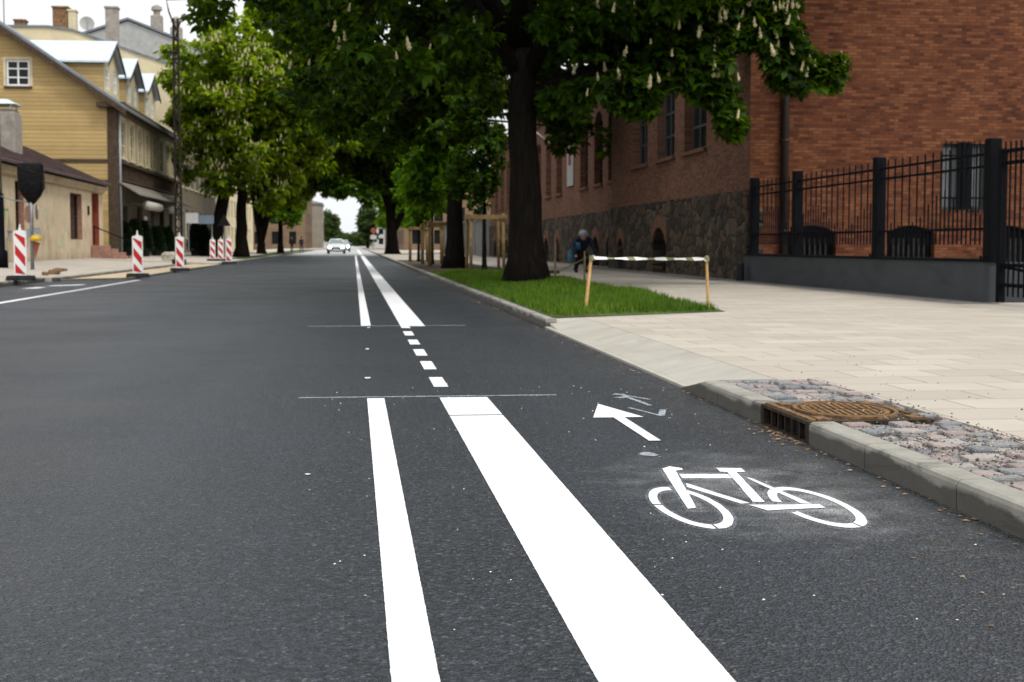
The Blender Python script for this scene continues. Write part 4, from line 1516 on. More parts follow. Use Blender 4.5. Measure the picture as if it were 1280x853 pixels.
# cream firewall building behind the timber house
cb = thing('cream_building', 'tall cream rendered building with blank fire wall behind the timber house', 'building', (-12, 100, 0))
mb = MB()
prof = [(-32, 15.3), (-20.2, 15.35), (-18.6, 15.15), (-14.0, 13.55), (-11.95, 12.9)]
mb.extr([(-32, 100, 0), (-11.95, 100, 0)] + [(x, 100, z) for x, z in prof[::-1]], (0, .5, 0))
mb.build('fire_wall', M['cream'], cb, fix=True)
mb = MB()
hw_ = [(102 + k * 3.2, 103.5 + k * 3.2, 1.4 + 3.6 * r, 3.4 + 3.6 * r, 0) for k in range(8) for r in range(3)]
wall_mesh(mb, (-11.95, 0, 0), (0, 1, 0), (1, 0, 0), 128, 12.6, hw_, .2, 100.5, 0)
mb.box(-25, -11.96, 127.7, 128, 0, 12.6)
mb.build('street_wall', M['oldboards'], cb)
for h in hw_:
    window(cb, (-11.95, 0, 0), (0, 1, 0), (1, 0, 0), h[0], h[1], h[2], h[3], 0, .18, 2, 2, M['white'], M['pane'], M['creamtrim'], .1)
mb = MB()
for (xa, za), (xb_, zb_) in zip(prof[:-1], prof[1:]):
    mb.extr([(xa, 99.9, za), (xb_, 99.9, zb_), (xb_, 128, zb_), (xa, 128, za)], (0, 0, .14))
roof = mb.build('roof', M['roofgrey'], cb, fix=True)
for x0, x1, y0, z1, m, nm in ((-20.0, -19.0, 100.6, 16.75, M['oldbrick'], 'chimney'), (-18.98, -18.5, 100.6, 16.55, M['creamtrim'], 'chimney'), (-16.55, -15.75, 100.6, 16.8, M['concrete'], 'chimney'), (-22.6, -21.9, 101, 15.9, M['oldbrick'], 'chimney')):
    mb = MB()
    mb.bbox(x0, x1, y0, y0 + .9, 14.0, z1, .03)
    mb.box(x0 - .06, x1 + .06, y0 - .06, y0 + .96, z1, z1 + .12)
    mb.build(nm, m, roof)
gbld = thing('grey_building', 'grey rendered gable end rising behind the cream building', 'building', (-20, 131, 0))
mb = MB()
mb.extr([(-27, 131, 0), (-13.6, 131, 0), (-13.6, 131, 18.2), (-19.6, 131, 20.5), (-27, 131, 18.0)], (0, 20, 0))
mb.build('wall', M['grey_render'], gbld, fix=True)
mb = MB()
mb.extr([(-13.4, 130.8, 18.2), (-19.6, 130.8, 20.6), (-19.6, 151.2, 20.6), (-13.4, 151.2, 18.2)], (0, 0, .2))
mb.extr([(-19.6, 130.8, 20.6), (-27.2, 130.8, 18.0), (-27.2, 151.2, 18.0), (-19.6, 151.2, 20.6)], (0, 0, .2))
roof = mb.build('roof', M['roofgrey'], gbld, fix=True)
for x, z in ((-17.3, 21.2), (-15.6, 20.2)):
    mb = MB()
    mb.bbox(x - .5, x + .5, 132, 133, 18.2, z, .04)
    mb.lathe([(.3, 0), (.3, .4), (.5, .5), (.45, .8), (.1, 1.0)], x, 132.5, z, 10)
    mb.build('chimney', M['concrete'], roof)
dish(-17.9, 101.5, 14.9, .5, 'grey satellite dish between the two tall chimneys')
dish(-20.9, 99.2, 12.3 + .5, .5, 'grey satellite dish low beside the brick chimney')
dish(-21.1 + 4.2, 74.9, 11.6, .55, 'grey satellite dish on the roof edge above the gable window') if 0 else None
mb = MB()
mb.tube([(-17.6, 76.5, 11.8), (-17.6, 76.5, 14.8)], .035, 6)
for z, w_ in ((14.2, .3), (13.7, .4)):
    mb.tube([(-17.6 - w_, 76.5, z), (-17.6 + w_, 76.5, z)], .02, 5)
mb.build('roof_antenna', M['galv'], None, 'thin antenna mast on the timber house roof', 'antenna')

# ------------------------------------------------------------------ far houses
def block(name, label, x0, x1, y0, y1, h, mat, side, rows, pitch, seed, roofm=None, hip=True):
    t = thing(name, label, 'building', ((x0 + x1) / 2, y0, 0))
    xf = x1 if side > 0 else x0
    n = max(1, int((y1 - y0 - 1) / pitch))
    hs = [(y0 + 1 + k * pitch, y0 + 1 + k * pitch + pitch * .45, 1.0 + (h - 1.2) / rows * r, 1.0 + (h - 1.2) / rows * (r + .62), 0) for k in range(n) for r in range(rows)]
    mb = MB()
    wall_mesh(mb, (xf, 0, 0), (0, 1, 0), (side, 0, 0), y1, h, hs, .3, y0, 0)
    nx_ = max(1, int((x1 - x0 - 1) / 3.2))
    hx = [(x0 + 1.2 + k * 3.2, x0 + 2.5 + k * 3.2, 1.0 + (h - 1.2) / rows * r, 1.0 + (h - 1.2) / rows * (r + .62), 0) for k in range(nx_) for r in range(rows)]
    hx = [q for q in hx if q[1] < x1 - .3]
    wall_mesh(mb, (0, y0, 0), (1, 0, 0), (0, -1, 0), x1, h, hx, .3, x0, 0)
    mb.box(x0, x1, y1, y1 + .2, 0, h)
    xo = x0 if side > 0 else x1
    mb.box(min(xo, xo + side * .2), max(xo, xo + side * .2), y0 + .01, y1 - .01, 0, h)
    mb.build('wall', mat, t)
    for q in hs:
        mb = MB(); mb.box(xf - side * .29 - .02, xf - side * .29 + .02, q[0] - .05, q[1] + .05, q[2] - .05, q[3] + .05)
        ym_ = (q[0] + q[1]) / 2
        mb.box(xf - side * .25 - .02, xf - side * .25 + .02, ym_ - .06, ym_ + .06, q[2], q[3])
        mb.mi = 0
        mb.build('window', M['pane'], t)
    for q in hx:
        mb = MB(); mb.box(q[0] - .05, q[1] + .05, y0 + .27, y0 + .31, q[2] - .05, q[3] + .05)
        xm_ = (q[0] + q[1]) / 2
        mb.box(xm_ - .06, xm_ + .06, y0 + .23, y0 + .26, q[2], q[3])
        mb.build('window', M['pane'], t)
    mb = MB()
    mb.box(x0 - .25, x1 + .25, y0 - .25, y1 + .25, h, h + .4)
    xm = (x0 + x1) / 2
    mb.add([(x0, y0, h + .4), (x1, y0, h + .4), (x1, y1, h + .4), (x0, y1, h + .4), (xm, y0 + 3, h + 2.6), (xm, y1 - 3, h + 2.6)], [(0, 1, 4), (1, 2, 5, 4), (2, 3, 5), (3, 0, 4, 5)])
    mb.build('roof', roofm or M['roofgrey'], t)
    return t


block('brown_building', 'brown apartment building beyond the left trees behind the pedestrians', -26, -9.0, 272, 316, 12.5, M['farbrown'], 1, 3, 3.4, 1)
block('pale_building', 'pale stone building with tall entrance right of the brown one', -24, -7.3, 331, 352, 10.0, M['farstone'], 1, 3, 3.4, 2)
block('grey_far_building', 'small grey building end past the far left trees', -24, -7.4, 560, 600, 12, M['fargrey'], 1, 4, 4, 3)
block('white_house', 'pale house glimpsed between the left tree trunks', -27, -12, 140, 175, 9, M['creamtrim'], 1, 3, 3.6, 4)
block('brown_terrace', 'brown terrace on the right side far up the street', 7.2, 22, 210, 262, 11, M['farbrown'], -1, 3, 3.4, 5)
block('pale_terrace', 'pale terrace far up the street behind the red sign', 7.0, 22, 270, 330, 13, M['farstone'], -1, 4, 3.6, 6)
block('grey_terrace', 'dark grey terrace at the far right end of the street', 5.6, 20, 400, 470, 12, M['fargrey'], -1, 4, 4, 7)

# ------------------------------------------------------------------ trees
CL_SKY = [(-80, -80), (165, -80), (172, 4), (200, 8), (228, 2), (238, 12), (222, 26), (234, 44), (215, 54), (192, 60), (186, 74), (206, 86), (194, 104), (216, 122), (210, 140), (203, 150), (224, 168), (214, 200), (226, 235), (236, 262), (262, 268), (272, 292), (330, 290), (352, 290), (352, 345), (-80, 345)]
CL_GAP = [(391, 246), (398, 236), (405, 250), (413, 242), (425, 251), (436, 243), (450, 249), (449, 262), (453, 300), (470, 345), (352, 345), (352, 288), (372, 285), (384, 262)]
CL_RIGHT = [(677, 176), (690, 150), (702, 138), (716, 152), (735, 138), (746, 124), (760, 128), (772, 150), (800, 152), (815, 160), (826, 122), (850, 112), (868, 132), (886, 126), (896, 166), (914, 178), (931, 170), (934, 150), (922, 122), (914, 64), (952, 62), (957, 108), (985, 118), (1006, 124), (1014, 100), (1026, 114), (1050, 116), (1057, 92), (1062, 64), (1050, 60), (1036, 74), (1010, 56), (1000, 22), (1004, -80), (1500, -80), (1500, 600), (677, 600)]


def leaves_mesh(name, P, dirs, size, mat, seed, parent, leaflets=5, label=None):
    n = len(P)
    rs = np.random.RandomState(seed)
    V = np.zeros((n, leaflets, 4, 3))
    # frame per leaf
    d = dirs / np.linalg.norm(dirs, axis=1)[:, None]
    up = np.tile(np.array((0., 0., 1.)), (n, 1)) + rs.normal(0, .35, (n, 3))
    s = np.cross(d, up)
    s /= np.linalg.norm(s, axis=1)[:, None] + 1e-9
    u = np.cross(s, d)
    sz = size * rs.uniform(.7, 1.25, n)
    for k in range(leaflets):
        a = (k - (leaflets - 1) / 2) * (2.0 / max(1, leaflets - 1)) * R(88)
        ln = sz * (1 - .28 * abs(k - (leaflets - 1) / 2) / ((leaflets - 1) / 2 + 1e-6)) * rs.uniform(.85, 1.1, n)
        wd = ln * .27
        droop = rs.uniform(.15, .55, n)
        ax = d * math.cos(a) + s * math.sin(a)
        sx = s * math.cos(a) - d * math.sin(a)
        tip = ax * ln[:, None] - u * (ln * droop)[:, None]
        mid = ax * (ln * .62)[:, None] - u * (ln * droop * .35)[:, None]
        V[:, k, 0] = P
        V[:, k, 1] = P + mid + sx * wd[:, None] + u * (wd * .25)[:, None]
        V[:, k, 2] = P + tip
        V[:, k, 3] = P + mid - sx * wd[:, None] + u * (wd * .25)[:, None]
    V = V.reshape(-1, 3)
    nf = n * leaflets
    off = np.array(parent.location if parent is not None else (0, 0, 0))
    V = V - off
    me = bpy.data.meshes.new(name)
    me.vertices.add(len(V))
    me.vertices.foreach_set('co', V.astype(np.float32).ravel())
    me.loops.add(nf * 4)
    me.loops.foreach_set('vertex_index', np.arange(nf * 4, dtype=np.int32))
    me.polygons.add(nf)
    me.polygons.foreach_set('loop_start', np.arange(0, nf * 4, 4, dtype=np.int32))
    me.polygons.foreach_set('loop_total', np.full(nf, 4, dtype=np.int32))
    me.update(calc_edges=True)
    me.materials.append(mat)
    o = bpy.data.objects.new(name, me)
    COL.objects.link(o)
    o.parent = parent
    return o


def keep_clear(P, polys):
    ok = np.ones(len(P), bool)
    if polys:
        q = project(P)
        for pl in polys:
            ok &= ~inside(pl, q)
    return ok


def tree(name, label, base, r0, hfork, ctr, rad, nclump, per, lsize, leafm, polys=(), nbloss=0, lean=(0, 0), seed=1, group=None, limbs=6, clump_r=.75, leaflets=5, extra=(), cat='tree', bl=.235, zmin=-9, forks=None):
    rs = np.random.RandomState(seed)
    rg = random.Random(seed)
    t = thing(name, label, cat, base, group)
    bx, by, bz = base
    ctr = np.array(ctr, float)
    rad = np.array(rad, float)
    C = []
    tries = 0
    while len(C) < nclump and tries < nclump * 30:
        tries += 1
        v = rs.normal(size=3)
        v /= np.linalg.norm(v)
        k = rs.rand() ** (1 / 2.4)
        wob = 1 + .16 * math.sin(v[0] * 5 + seed) + .14 * math.sin(v[1] * 6 + 2 * seed) + .1 * math.sin(v[2] * 7)
        p = ctr + v * rad * k * wob
        if p[2] < zmin: continue
        C.append(p)
    C = np.array(list(extra) + C)
    C = C[keep_clear(C, polys)]
    # leaves
    P = np.repeat(C, per, 0)
    off = rs.normal(size=P.shape)
    off /= np.linalg.norm(off, axis=1)[:, None]
    off *= (rs.rand(len(P)) ** .5)[:, None] * clump_r * np.array((1, 1, .72))
    P = P + off
    dirs = off * np.array((1, 1, .5)) + rs.normal(0, .3, off.shape) + np.array((0, 0, -.18))
    ok = keep_clear(P + dirs / np.linalg.norm(dirs, axis=1)[:, None] * lsize * .7, polys) & keep_clear(P, polys)
    P, dirs = P[ok], dirs[ok]
    leaves_mesh('crown', P, dirs, lsize, leafm, seed + 5, t, leaflets)
    # trunk and limbs
    mb = MB()
    mb.sm = True
    top = Vector((bx + lean[0], by + lean[1], bz + hfork))
    path, rr = [], []
    for i in range(9):
        f = i / 8
        p = Vector((bx, by, bz - .1)).lerp(top, f)
        p.x += rg.uniform(-.04, .04) * r0 * 2
        flare = 1 + .55 * math.exp(-f * hfork / .35) + .12 * math.exp(-f * hfork / 1.2)
        path.append(p)
        rr.append(r0 * flare * (1 - .22 * f))
    mb.tube(path, rr, 14, True, .06, rg)
    nodes = []
    for i in range(limbs):
        a = 2 * pi * i / limbs + rg.uniform(-.3, .3)
        e = ctr + rad * np.array((math.cos(a) * .62, math.sin(a) * .62, rg.uniform(-.25, .5)))
        if i == 0: e = ctr + np.array((0, 0, rad[2] * .7))
        m = top.lerp(Vector(e), .45) + Vector((0, 0, rad[2] * .10))
        st = path[-1 - (i % 2)]
        pth = [st, st.lerp(m, .5) + Vector((rg.uniform(-.2, .2), rg.uniform(-.2, .2), .15)), m, m.lerp(Vector(e), .55), Vector(e)]
        q = r0 * rg.uniform(.42, .62)
        mb.tube(pth, [q, q * .8, q * .6, q * .38, q * .15], 8, True, .05, rg)
        nodes += [np.array(x) for x in pth[1:]]
    if forks:
        for f in forks:
            mb.tube(f[0], f[1], 9, True, .05, rg)
            nodes += [np.array(x) for x in f[0][1:]]
    nodes = np.array(nodes)
    for c in C[::max(1, int(len(C) / 130))]:
        j = np.argmin(((nodes - c) ** 2).sum(1))
        a, b = Vector(nodes[j]), Vector(c)
        mid = a.lerp(b, .5) + Vector((0, 0, .12))
        if not keep_clear(np.array([mid[:], b[:]]), polys).all(): continue
        mb.tube([a, mid, b], [.045, .03, .012], 5)
    mb.build('trunk', M['bark'], t)
    # blossom candles
    if nbloss:
        mb = MB()
        mb.sm = False
        rel = (P - ctr) / rad
        outer = np.where((np.linalg.norm(rel, axis=1) > .78) & (P[:, 2] < ctr[2] + rad[2] * .6))[0]
        if len(extra):
            E3 = np.array(extra)
            near = np.where(P[:, 0] > ctr[0] + 1.2)[0]
            outer = np.concatenate((outer, near, near))
        idx = rs.choice(outer, min(nbloss, len(outer)), replace=False)
        for i in idx:
            o_ = Vector(P[i] - ctr)
            o_.z = 0
            p = Vector(P[i]) + o_.normalized() * .12 + Vector((0, -.18, .10))
            hgt = bl * rg.uniform(.7, 1.2)
            ax = Vector((rg.uniform(-.25, .25), rg.uniform(-.25, .25), 1)).normalized()
            if polys and not keep_clear(np.array([(p + ax * hgt)[:]]), polys).all() and rg.random() < .8: continue
            a = ax.orthogonal().normalized()
            b = ax.cross(a)
            rings = []
            for f, q in ((0, .03), (.16, .20), (.3, .12), (.45, .17), (.6, .09), (.75, .11), (.9, .04), (1, .01)):
                rings.append([p + ax * (hgt * f) + (a * math.cos(k * pi / 3) + b * math.sin(k * pi / 3)) * (hgt * q * rg.uniform(.6, 1.2)) for k in range(6)])
            mb.loft(rings)
        if mb.v:
            o = mb.build('blossoms', M['blossom'], t)
            o['kind'] = 'stuff'
    return t


CL_LEFT = [(215, 92), (300, 106), (365, 135), (415, 185), (445, 255), (215, 320)]
GT = 'big chestnut trees along the street'
ex = []
# long branches of the big tree reaching right across the brick wall
for px, py, d in ((705, 100, 28), (725, 60, 28), (745, 95, 27), (765, 60, 28), (790, 110, 27), (800, 60, 28), (815, 115, 27), (840, 60, 27), (850, 90, 28), (880, 40, 27), (880, 90, 27), (900, 110, 27),
                  (912, 150, 27), (905, 60, 27), (925, 30, 27), (955, 30, 27), (965, 75, 27), (985, 90, 27), (990, 50, 27), (1005, 105, 27), (1030, 95, 27), (1045, 85, 27), (970, 10, 27), (935, 10, 27), (860, 10, 27), (820, 20, 27),
                  (780, 20, 27), (740, 20, 27), (700, 30, 27), (885, 0, 27), (1040, 100, 27), (918, 165, 27), (975, 50, 27), (800, 135, 27), (740, 110, 27), (880, 115, 27), (700, 120, 28), (720, 130, 28)):
    d_ = _fw + (px - CX) / FPX * _rt + (CY - py) / FPX * _up
    t_ = d / d_[1]
    ex.append((d_[0] * t_, d, CAMH + d_[2] * t_))
ex = ex + ex
TB = (3.43, 28.5, PZ + .04)
tree('chestnut_tree', 'big chestnut with thick dark trunk standing in the grass verge, branches over the brick front', TB, .33, 4.6, (3.2, 28.5, 8.4), (7.6, 7.0, 4.6), 290, 84, .225, M['leaf'], (CL_SKY, CL_GAP, CL_LEFT, CL_RIGHT, [(634, 40), (668, 40), (684, 360), (628, 360)], [(668, 86), (700, 82), (748, 76), (770, 80), (768, 92), (720, 98), (668, 116)]), 640, (-.12, 0), 3, GT, 8, .62, 5, ex, zmin=4.1,
     forks=[([(3.4, 28.5, 3.75), (4.5, 28.2, 4.22), (6.3, 27.6, 4.45), (8.3, 27.1, 4.8)], [.23, .19, .12, .03]), ([(3.35, 28.5, 4.0), (3.3, 28.5, 6.5), (3.2, 28.6, 9.5)], [.24, .2, .1])])
tree('chestnut_tree', 'second chestnut trunk behind the first, at the row of wooden tree guards', (3.37, 48.5, PZ), .29, 4.3, (3.0, 48.5, 8.3), (6.4, 6.5, 4.6), 230, 60, .34, M['leaf'], (CL_SKY, CL_GAP, CL_LEFT, [(590, 150), (680, 150), (680, 400), (590, 400)]), 130, (.05, 0), 4, GT, 7, .85, zmin=4.0)
tree('chestnut_tree', 'dark forked chestnut at the far end of the tree guards by the kerb', (3.2, 122, PZ), .48, 4.0, (3.0, 122, 9.3), (7.0, 7.5, 5.6), 200, 55, .55, M['leaf'], (CL_GAP,), 60, (-.1, 0), 5, GT, 7, 1.2,
     forks=[([(3.4, 122, 2.2), (4.3, 122, 4.0), (5.0, 122, 6.5)], [.3, .24, .12])], zmin=4.6)
tree('chestnut_tree', 'chestnut in the right row whose crown closes behind the second one', (3.3, 86, PZ), .01, 4.5, (3.4, 86, 9.3), (6.0, 7.5, 4.6), 130, 50, .45, M['leaf'], (CL_GAP, CL_SKY, [(500, 170), (640, 170), (640, 400), (500, 400)]), 60, (0, 0), 6, GT, 6, 1.0, zmin=5.2) if 0 else None
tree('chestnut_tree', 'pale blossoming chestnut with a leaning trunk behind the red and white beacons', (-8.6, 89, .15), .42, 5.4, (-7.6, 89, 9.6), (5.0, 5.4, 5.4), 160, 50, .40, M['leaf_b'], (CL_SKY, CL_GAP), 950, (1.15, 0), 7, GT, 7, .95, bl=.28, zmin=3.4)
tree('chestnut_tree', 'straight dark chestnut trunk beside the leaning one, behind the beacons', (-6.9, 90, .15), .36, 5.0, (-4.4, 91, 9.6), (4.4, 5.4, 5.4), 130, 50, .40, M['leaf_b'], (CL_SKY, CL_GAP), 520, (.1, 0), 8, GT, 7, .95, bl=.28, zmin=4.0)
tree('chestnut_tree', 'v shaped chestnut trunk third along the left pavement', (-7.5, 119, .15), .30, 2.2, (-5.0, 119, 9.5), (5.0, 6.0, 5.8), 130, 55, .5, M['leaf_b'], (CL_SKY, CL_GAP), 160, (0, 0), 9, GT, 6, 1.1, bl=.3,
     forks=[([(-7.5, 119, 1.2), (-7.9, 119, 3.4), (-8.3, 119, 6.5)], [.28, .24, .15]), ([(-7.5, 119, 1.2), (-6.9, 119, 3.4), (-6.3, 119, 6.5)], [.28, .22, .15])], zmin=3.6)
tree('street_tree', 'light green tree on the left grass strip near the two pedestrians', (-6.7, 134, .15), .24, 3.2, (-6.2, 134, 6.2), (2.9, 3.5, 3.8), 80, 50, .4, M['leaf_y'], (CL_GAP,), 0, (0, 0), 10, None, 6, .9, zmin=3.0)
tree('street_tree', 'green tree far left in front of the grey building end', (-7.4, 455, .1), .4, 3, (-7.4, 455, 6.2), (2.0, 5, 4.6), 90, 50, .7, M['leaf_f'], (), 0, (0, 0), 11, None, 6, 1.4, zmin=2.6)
tree('street_tree', 'young green tree right of the road beside the far dark chestnut', (4.6, 160, .1), .2, 3, (4.9, 160, 6.0), (2.4, 3, 3.2), 60, 45, .45, M['leaf_y'], (), 0, (0, 0), 12, None, 5, .9)
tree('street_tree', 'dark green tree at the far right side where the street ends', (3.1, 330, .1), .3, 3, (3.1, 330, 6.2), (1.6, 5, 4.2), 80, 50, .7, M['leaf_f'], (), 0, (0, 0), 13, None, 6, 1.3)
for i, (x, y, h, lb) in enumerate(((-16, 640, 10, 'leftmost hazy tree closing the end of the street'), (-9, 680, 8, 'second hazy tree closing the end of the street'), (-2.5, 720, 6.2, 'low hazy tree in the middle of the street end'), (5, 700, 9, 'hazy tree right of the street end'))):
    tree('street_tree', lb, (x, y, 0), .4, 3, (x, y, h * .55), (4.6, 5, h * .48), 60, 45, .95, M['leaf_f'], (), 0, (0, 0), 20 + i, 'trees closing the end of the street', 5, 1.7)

GY_ = 'young trees inside wooden guards'
tree('young_tree', 'young bright green tree in the first wooden guard left of the big trunk', (3.75, 41.6, PZ), .06, 2.0, (3.72, 41.6, 4.0), (1.05, 1.05, 2.1), 46, 46, .17, M['leaf'], ([(632, 0), (700, 0), (700, 400), (632, 400)],), 0, (0, 0), 30, GY_, 5, .42)
tree('young_tree', 'young bright green tree in the middle wooden guard by the kerb', (3.15, 58.5, PZ), .06, 2.1, (3.1, 58.5, 4.4), (1.0, 1.1, 2.2), 52, 46, .24, M['leaf_y'], (), 0, (0, 0), 31, GY_, 5, .5)
tree('young_tree', 'young light green tree in the farthest wooden guard', (3.0, 67.5, PZ), .06, 2.1, (3.0, 67.5, 4.2), (.9, 1.1, 2.0), 40, 44, .26, M['leaf_y'], (), 0, (0, 0), 32, GY_, 5, .55)


def guard(x, y, s, h, label):
    t = thing('tree_guard', label, 'tree guard', (x, y, PZ), 'wooden guards around the young trees')
    for sx in (-1, 1):
        for sy in (-1, 1):
            mb = MB()
            mb.sm = True
            mb.tube([(x + sx * s, y + sy * s * 1.6, PZ - .05), (x + sx * s * .96, y + sy * s * 1.55, h)], .045, 8)
            mb.build('post', M['guard'], t)
    mb = MB()
    for sy in (-1, 1):
        mb.box(x - s - .08, x + s + .08, y + sy * s * 1.6 - .07, y + sy * s * 1.6 - .045, h - .16, h - .04)
    for sx in (-1, 1):
        mb.box(x + sx * s - .075, x + sx * s - .05, y - s * 1.6 - .04, y + s * 1.6 + .04, h - .17, h - .05)
    mb.build('rail', M['guard'], t)


guard(3.75, 41.4, .47, 1.78, 'square wooden tree guard nearest the big trunk')
guard(3.15, 52.6, .40, 1.75, 'wooden tree guard second along the kerb, left of the slim trunk')
guard(3.15, 58.5, .40, 1.75, 'wooden tree guard around the bright middle young tree')
guard(3.0, 67.5, .40, 1.75, 'farthest wooden tree guard by the kerb')

# ------------------------------------------------------------------ stakes and tape
def stake(x, y, z0, h, dx, dy, r, mat, label):
    mb = MB()
    rr = random.Random(int(x * 100))
    mb.tube([(x - dx * .15, y, z0 - .15), (x + dx * .5, y + dy * .5, z0 + h * .5), (x + dx, y + dy, z0 + h)], [r, r, r * .9], 6, True, .08, rr)
    return mb.build('wooden_stake', mat, None, label, 'stake', 'wooden stakes around the grass verge')


stake(2.66, 16.5, .12, .645, .09, .12, .021, M['stake'], 'leaning wooden stake holding the left end of the striped tape')
stake(4.32, 17.3, .12, .645, -.03, 0, .019, M['stake'], 'upright wooden stake holding the right end of the striped tape')
stake(4.42, 31.6, .12, .95, .0, 0, .024, M['oldstake'], 'thin weathered stake in the grass right behind the big trunk')
stake(4.66, 29.0, .12, .65, .0, 0, .022, M['oldstake'], 'thin short weathered stake in front of the bending person')
mb = MB()
mb.sm = True
A, B = Vector((2.75, 16.60, .745)), Vector((4.29, 17.28, .725))
ring = []
n = 60
rr = random.Random(5)
for i in range(n + 1):
    f = i / n
    p = A.lerp(B, f)
    p.z -= .004 * math.sin(pi * f) * 1.0
    tw = .35 * math.sin(f * 9) + .5 * math.sin(f * 4 + 1)
    w = .016 + .005 * math.sin(f * 23)
    ring.append([(p.x, p.y - math.sin(tw) * w, p.z - math.cos(tw) * w), (p.x, p.y + math.sin(tw) * w, p.z + math.cos(tw) * w)])
mb.loft(ring, closed=False)
for c in (A, B):
    mb.sm = False
    mb.tube([c - Vector((.0, 0, .03)), c + Vector((0, 0, .03))], .03, 8)
mb.build('barrier_tape', M['tape'], None, 'striped white and olive barrier tape strung between two stakes', 'tape')

# ------------------------------------------------------------------ beacons
def beacon():
    t = thing('traffic_beacon', 'x', 'beacon', (0, 0, 0), 'red and white beacons along the left kerb')
    mb = MB()
    mb.bbox(-.30, .30, -.20, .20, 0, .07, .02)
    mb.bbox(-.22, .22, -.15, .15, .071, .105, .015)
    for s in (-1, 1):
        mb.bbox(s * .235 - .05, s * .235 + .05, -.17, .17, .071, .10, .01)
    mb.build('foot', M['rubber'], t)
    # white panel with a rounded top
    w, z0, z1 = .135, .106, 1.10
    pf = [(-w, z0), (w, z0), (w, z1 - .04)] + [(w * math.cos(a) * 1.0, z1 - .04 + .05 * math.sin(a)) for a in [R(15 * k) for k in range(1, 12)]] + [(-w, z1 - .04)]
    mb = MB()
    mb.extr([(x, -.03, z) for x, z in pf], (0, .06, 0))
    mb.box(-.03, .03, -.02, .02, z1 + .011, z1 + .05)
    mb.tube([(0, 0, z1 + .05), (0, 0, z1 + .14)], [.022, .012], 8)
    mb.build('panel', M['white'], t, fix=True)
    # three red diagonal bars
    mb = MB()
    iw = .108
    def clip(k0):
        # band between z = k0 - x*1.25 and +.20, clipped to the panel face
        pts = []
        zlo, zhi = z0 + .02, z1 - .05
        for x, dz in ((-iw, 0), (iw, 0), (iw, .215), (-iw, .215)):
            pts.append((x, k0 - x * 1.3 + dz))
        return [(x, min(max(z, zlo), zhi)) for x, z in pts]
    for k0 in (.02, .44, .86):
        q = clip(k0)
        mb.extr([(x, -.034, z) for x, z in q], (0, .003, 0))
        mb.extr([(x, .031, z) for x, z in q], (0, .003, 0))
    mb.build('red_bars', M['red'], t, fix=True)
    return t


bc = [(-7.36, 33.0, LZ + .012, 0, 'nearest and largest red and white beacon, on the kerb beside the covered signal'), (-5.72, 39.2, .036, .1, 'red and white beacon at the tip of the sandy strip'),
      (-5.55, 47.1, .052, -.05, 'red and white beacon beside the granite block'), (-6.66, 69.5, LZ + .03, .05, 'left one of two small beacons side by side'), (-6.27, 69.4, LZ + .03, -.1, 'right one of two small beacons side by side'),
      (-5.42, 63.8, .06, .15, 'far dull beacon nearest the tree trunks, on the road edge')]
pb = beacon()
for i, (x, y, z, a, lb) in enumerate(bc):
    o = pb if i == 0 else copy_tree(pb)
    o.location = (x, y, z)
    o.rotation_euler = (0, 0, a + .08)
    o['label'] = lb
    if i in (3, 4): o.scale = (.92, .92, .92)

# stones
mb = MB()
rg = random.Random(9)


def rock(x, y, z, sx, sy, sz, rg, mb):
    mb.sm = False
    rings = []
    for f, q in ((0, .92), (.3, 1.0), (.75, .96), (1, .72)):
        rings.append([(x + sx * q * c * rg.uniform(.88, 1.08), y + sy * q * s * rg.uniform(.88, 1.08), z + sz * f * rg.uniform(.93, 1.03)) for c, s in [(math.copysign(abs(math.cos(2 * pi * k / 10)) ** .5, math.cos(2 * pi * k / 10)), math.copysign(abs(math.sin(2 * pi * k / 10)) ** .5, math.sin(2 * pi * k / 10))) for k in range(10)]])
    mb.loft(rings, True, True)


rock(-8.2, 66, .12, .42, .3, .45, rg, mb)
mb.build('stone_block', plain('rough_granite', (.34, .31, .26), .9, 0, .4, 9, .8), None, 'rough pale granite block lying on the left pavement', 'stone')
rubble = None
for i in range(14):
    f = i / 13
    x, y = -7.75 - .9 * f + rg.uniform(-.1, .1), 37.6 + 7.0 * f + rg.uniform(-.2, .2)
    if i == 0:
        mb = MB()
        rock(0, 0, 0, .09, .09, .12, rg, mb)
        rubble = mb.build('rubble_stone', M['oldbrick'], None, 'small brown stone in the loose row lying along the left kerb', 'stone', 'loose row of stones by the left kerb')
        o = rubble
    else:
        o = rubble.copy()
        COL.objects.link(o)
    o.location = (x, y, LZ + .02)
    s = rg.uniform(.7, 1.3)
    o.scale = (s, s * rg.uniform(.8, 1.2), s * .9)
    o.rotation_euler = (0, 0, rg.uniform(0, 6))

# ------------------------------------------------------------------ poles and signals on the left
cs = thing('covered_signal', 'traffic signal wrapped in a black bag on a pole with small signs', 'traffic signal', (-9.3, 43.2, .16))
mb = MB()
mb.sm = True
mb.tube([(-9.3, 43.2, .1), (-9.3, 43.2, 2.6)], .055, 10)
mb.build('pole', M['galv'], cs)
mb = MB()
mb.sm = True
rg = random.Random(6)
rings = []
for z, w_ in ((2.06, .05), (2.14, .12), (2.32, .26), (2.52, .36), (2.75, .38), (3.0, .375), (3.2, .37), (3.25, .33), (3.26, .05)):
    rings.append([(-9.28 + w_ * math.copysign(abs(math.cos(2 * pi * k / 14)) ** .35, math.cos(2 * pi * k / 14)) * rg.uniform(.92, 1.06), 43.2 + w_ * .55 * math.copysign(abs(math.sin(2 * pi * k / 14)) ** .6, math.sin(2 * pi * k / 14)) * rg.uniform(.9, 1.08), z + rg.uniform(-.02, .02)) for k in range(14)])
mb.loft(rings, True, True)
mb.build('black_bag', M['bag'], cs)
mb = MB()
mb.sm = True


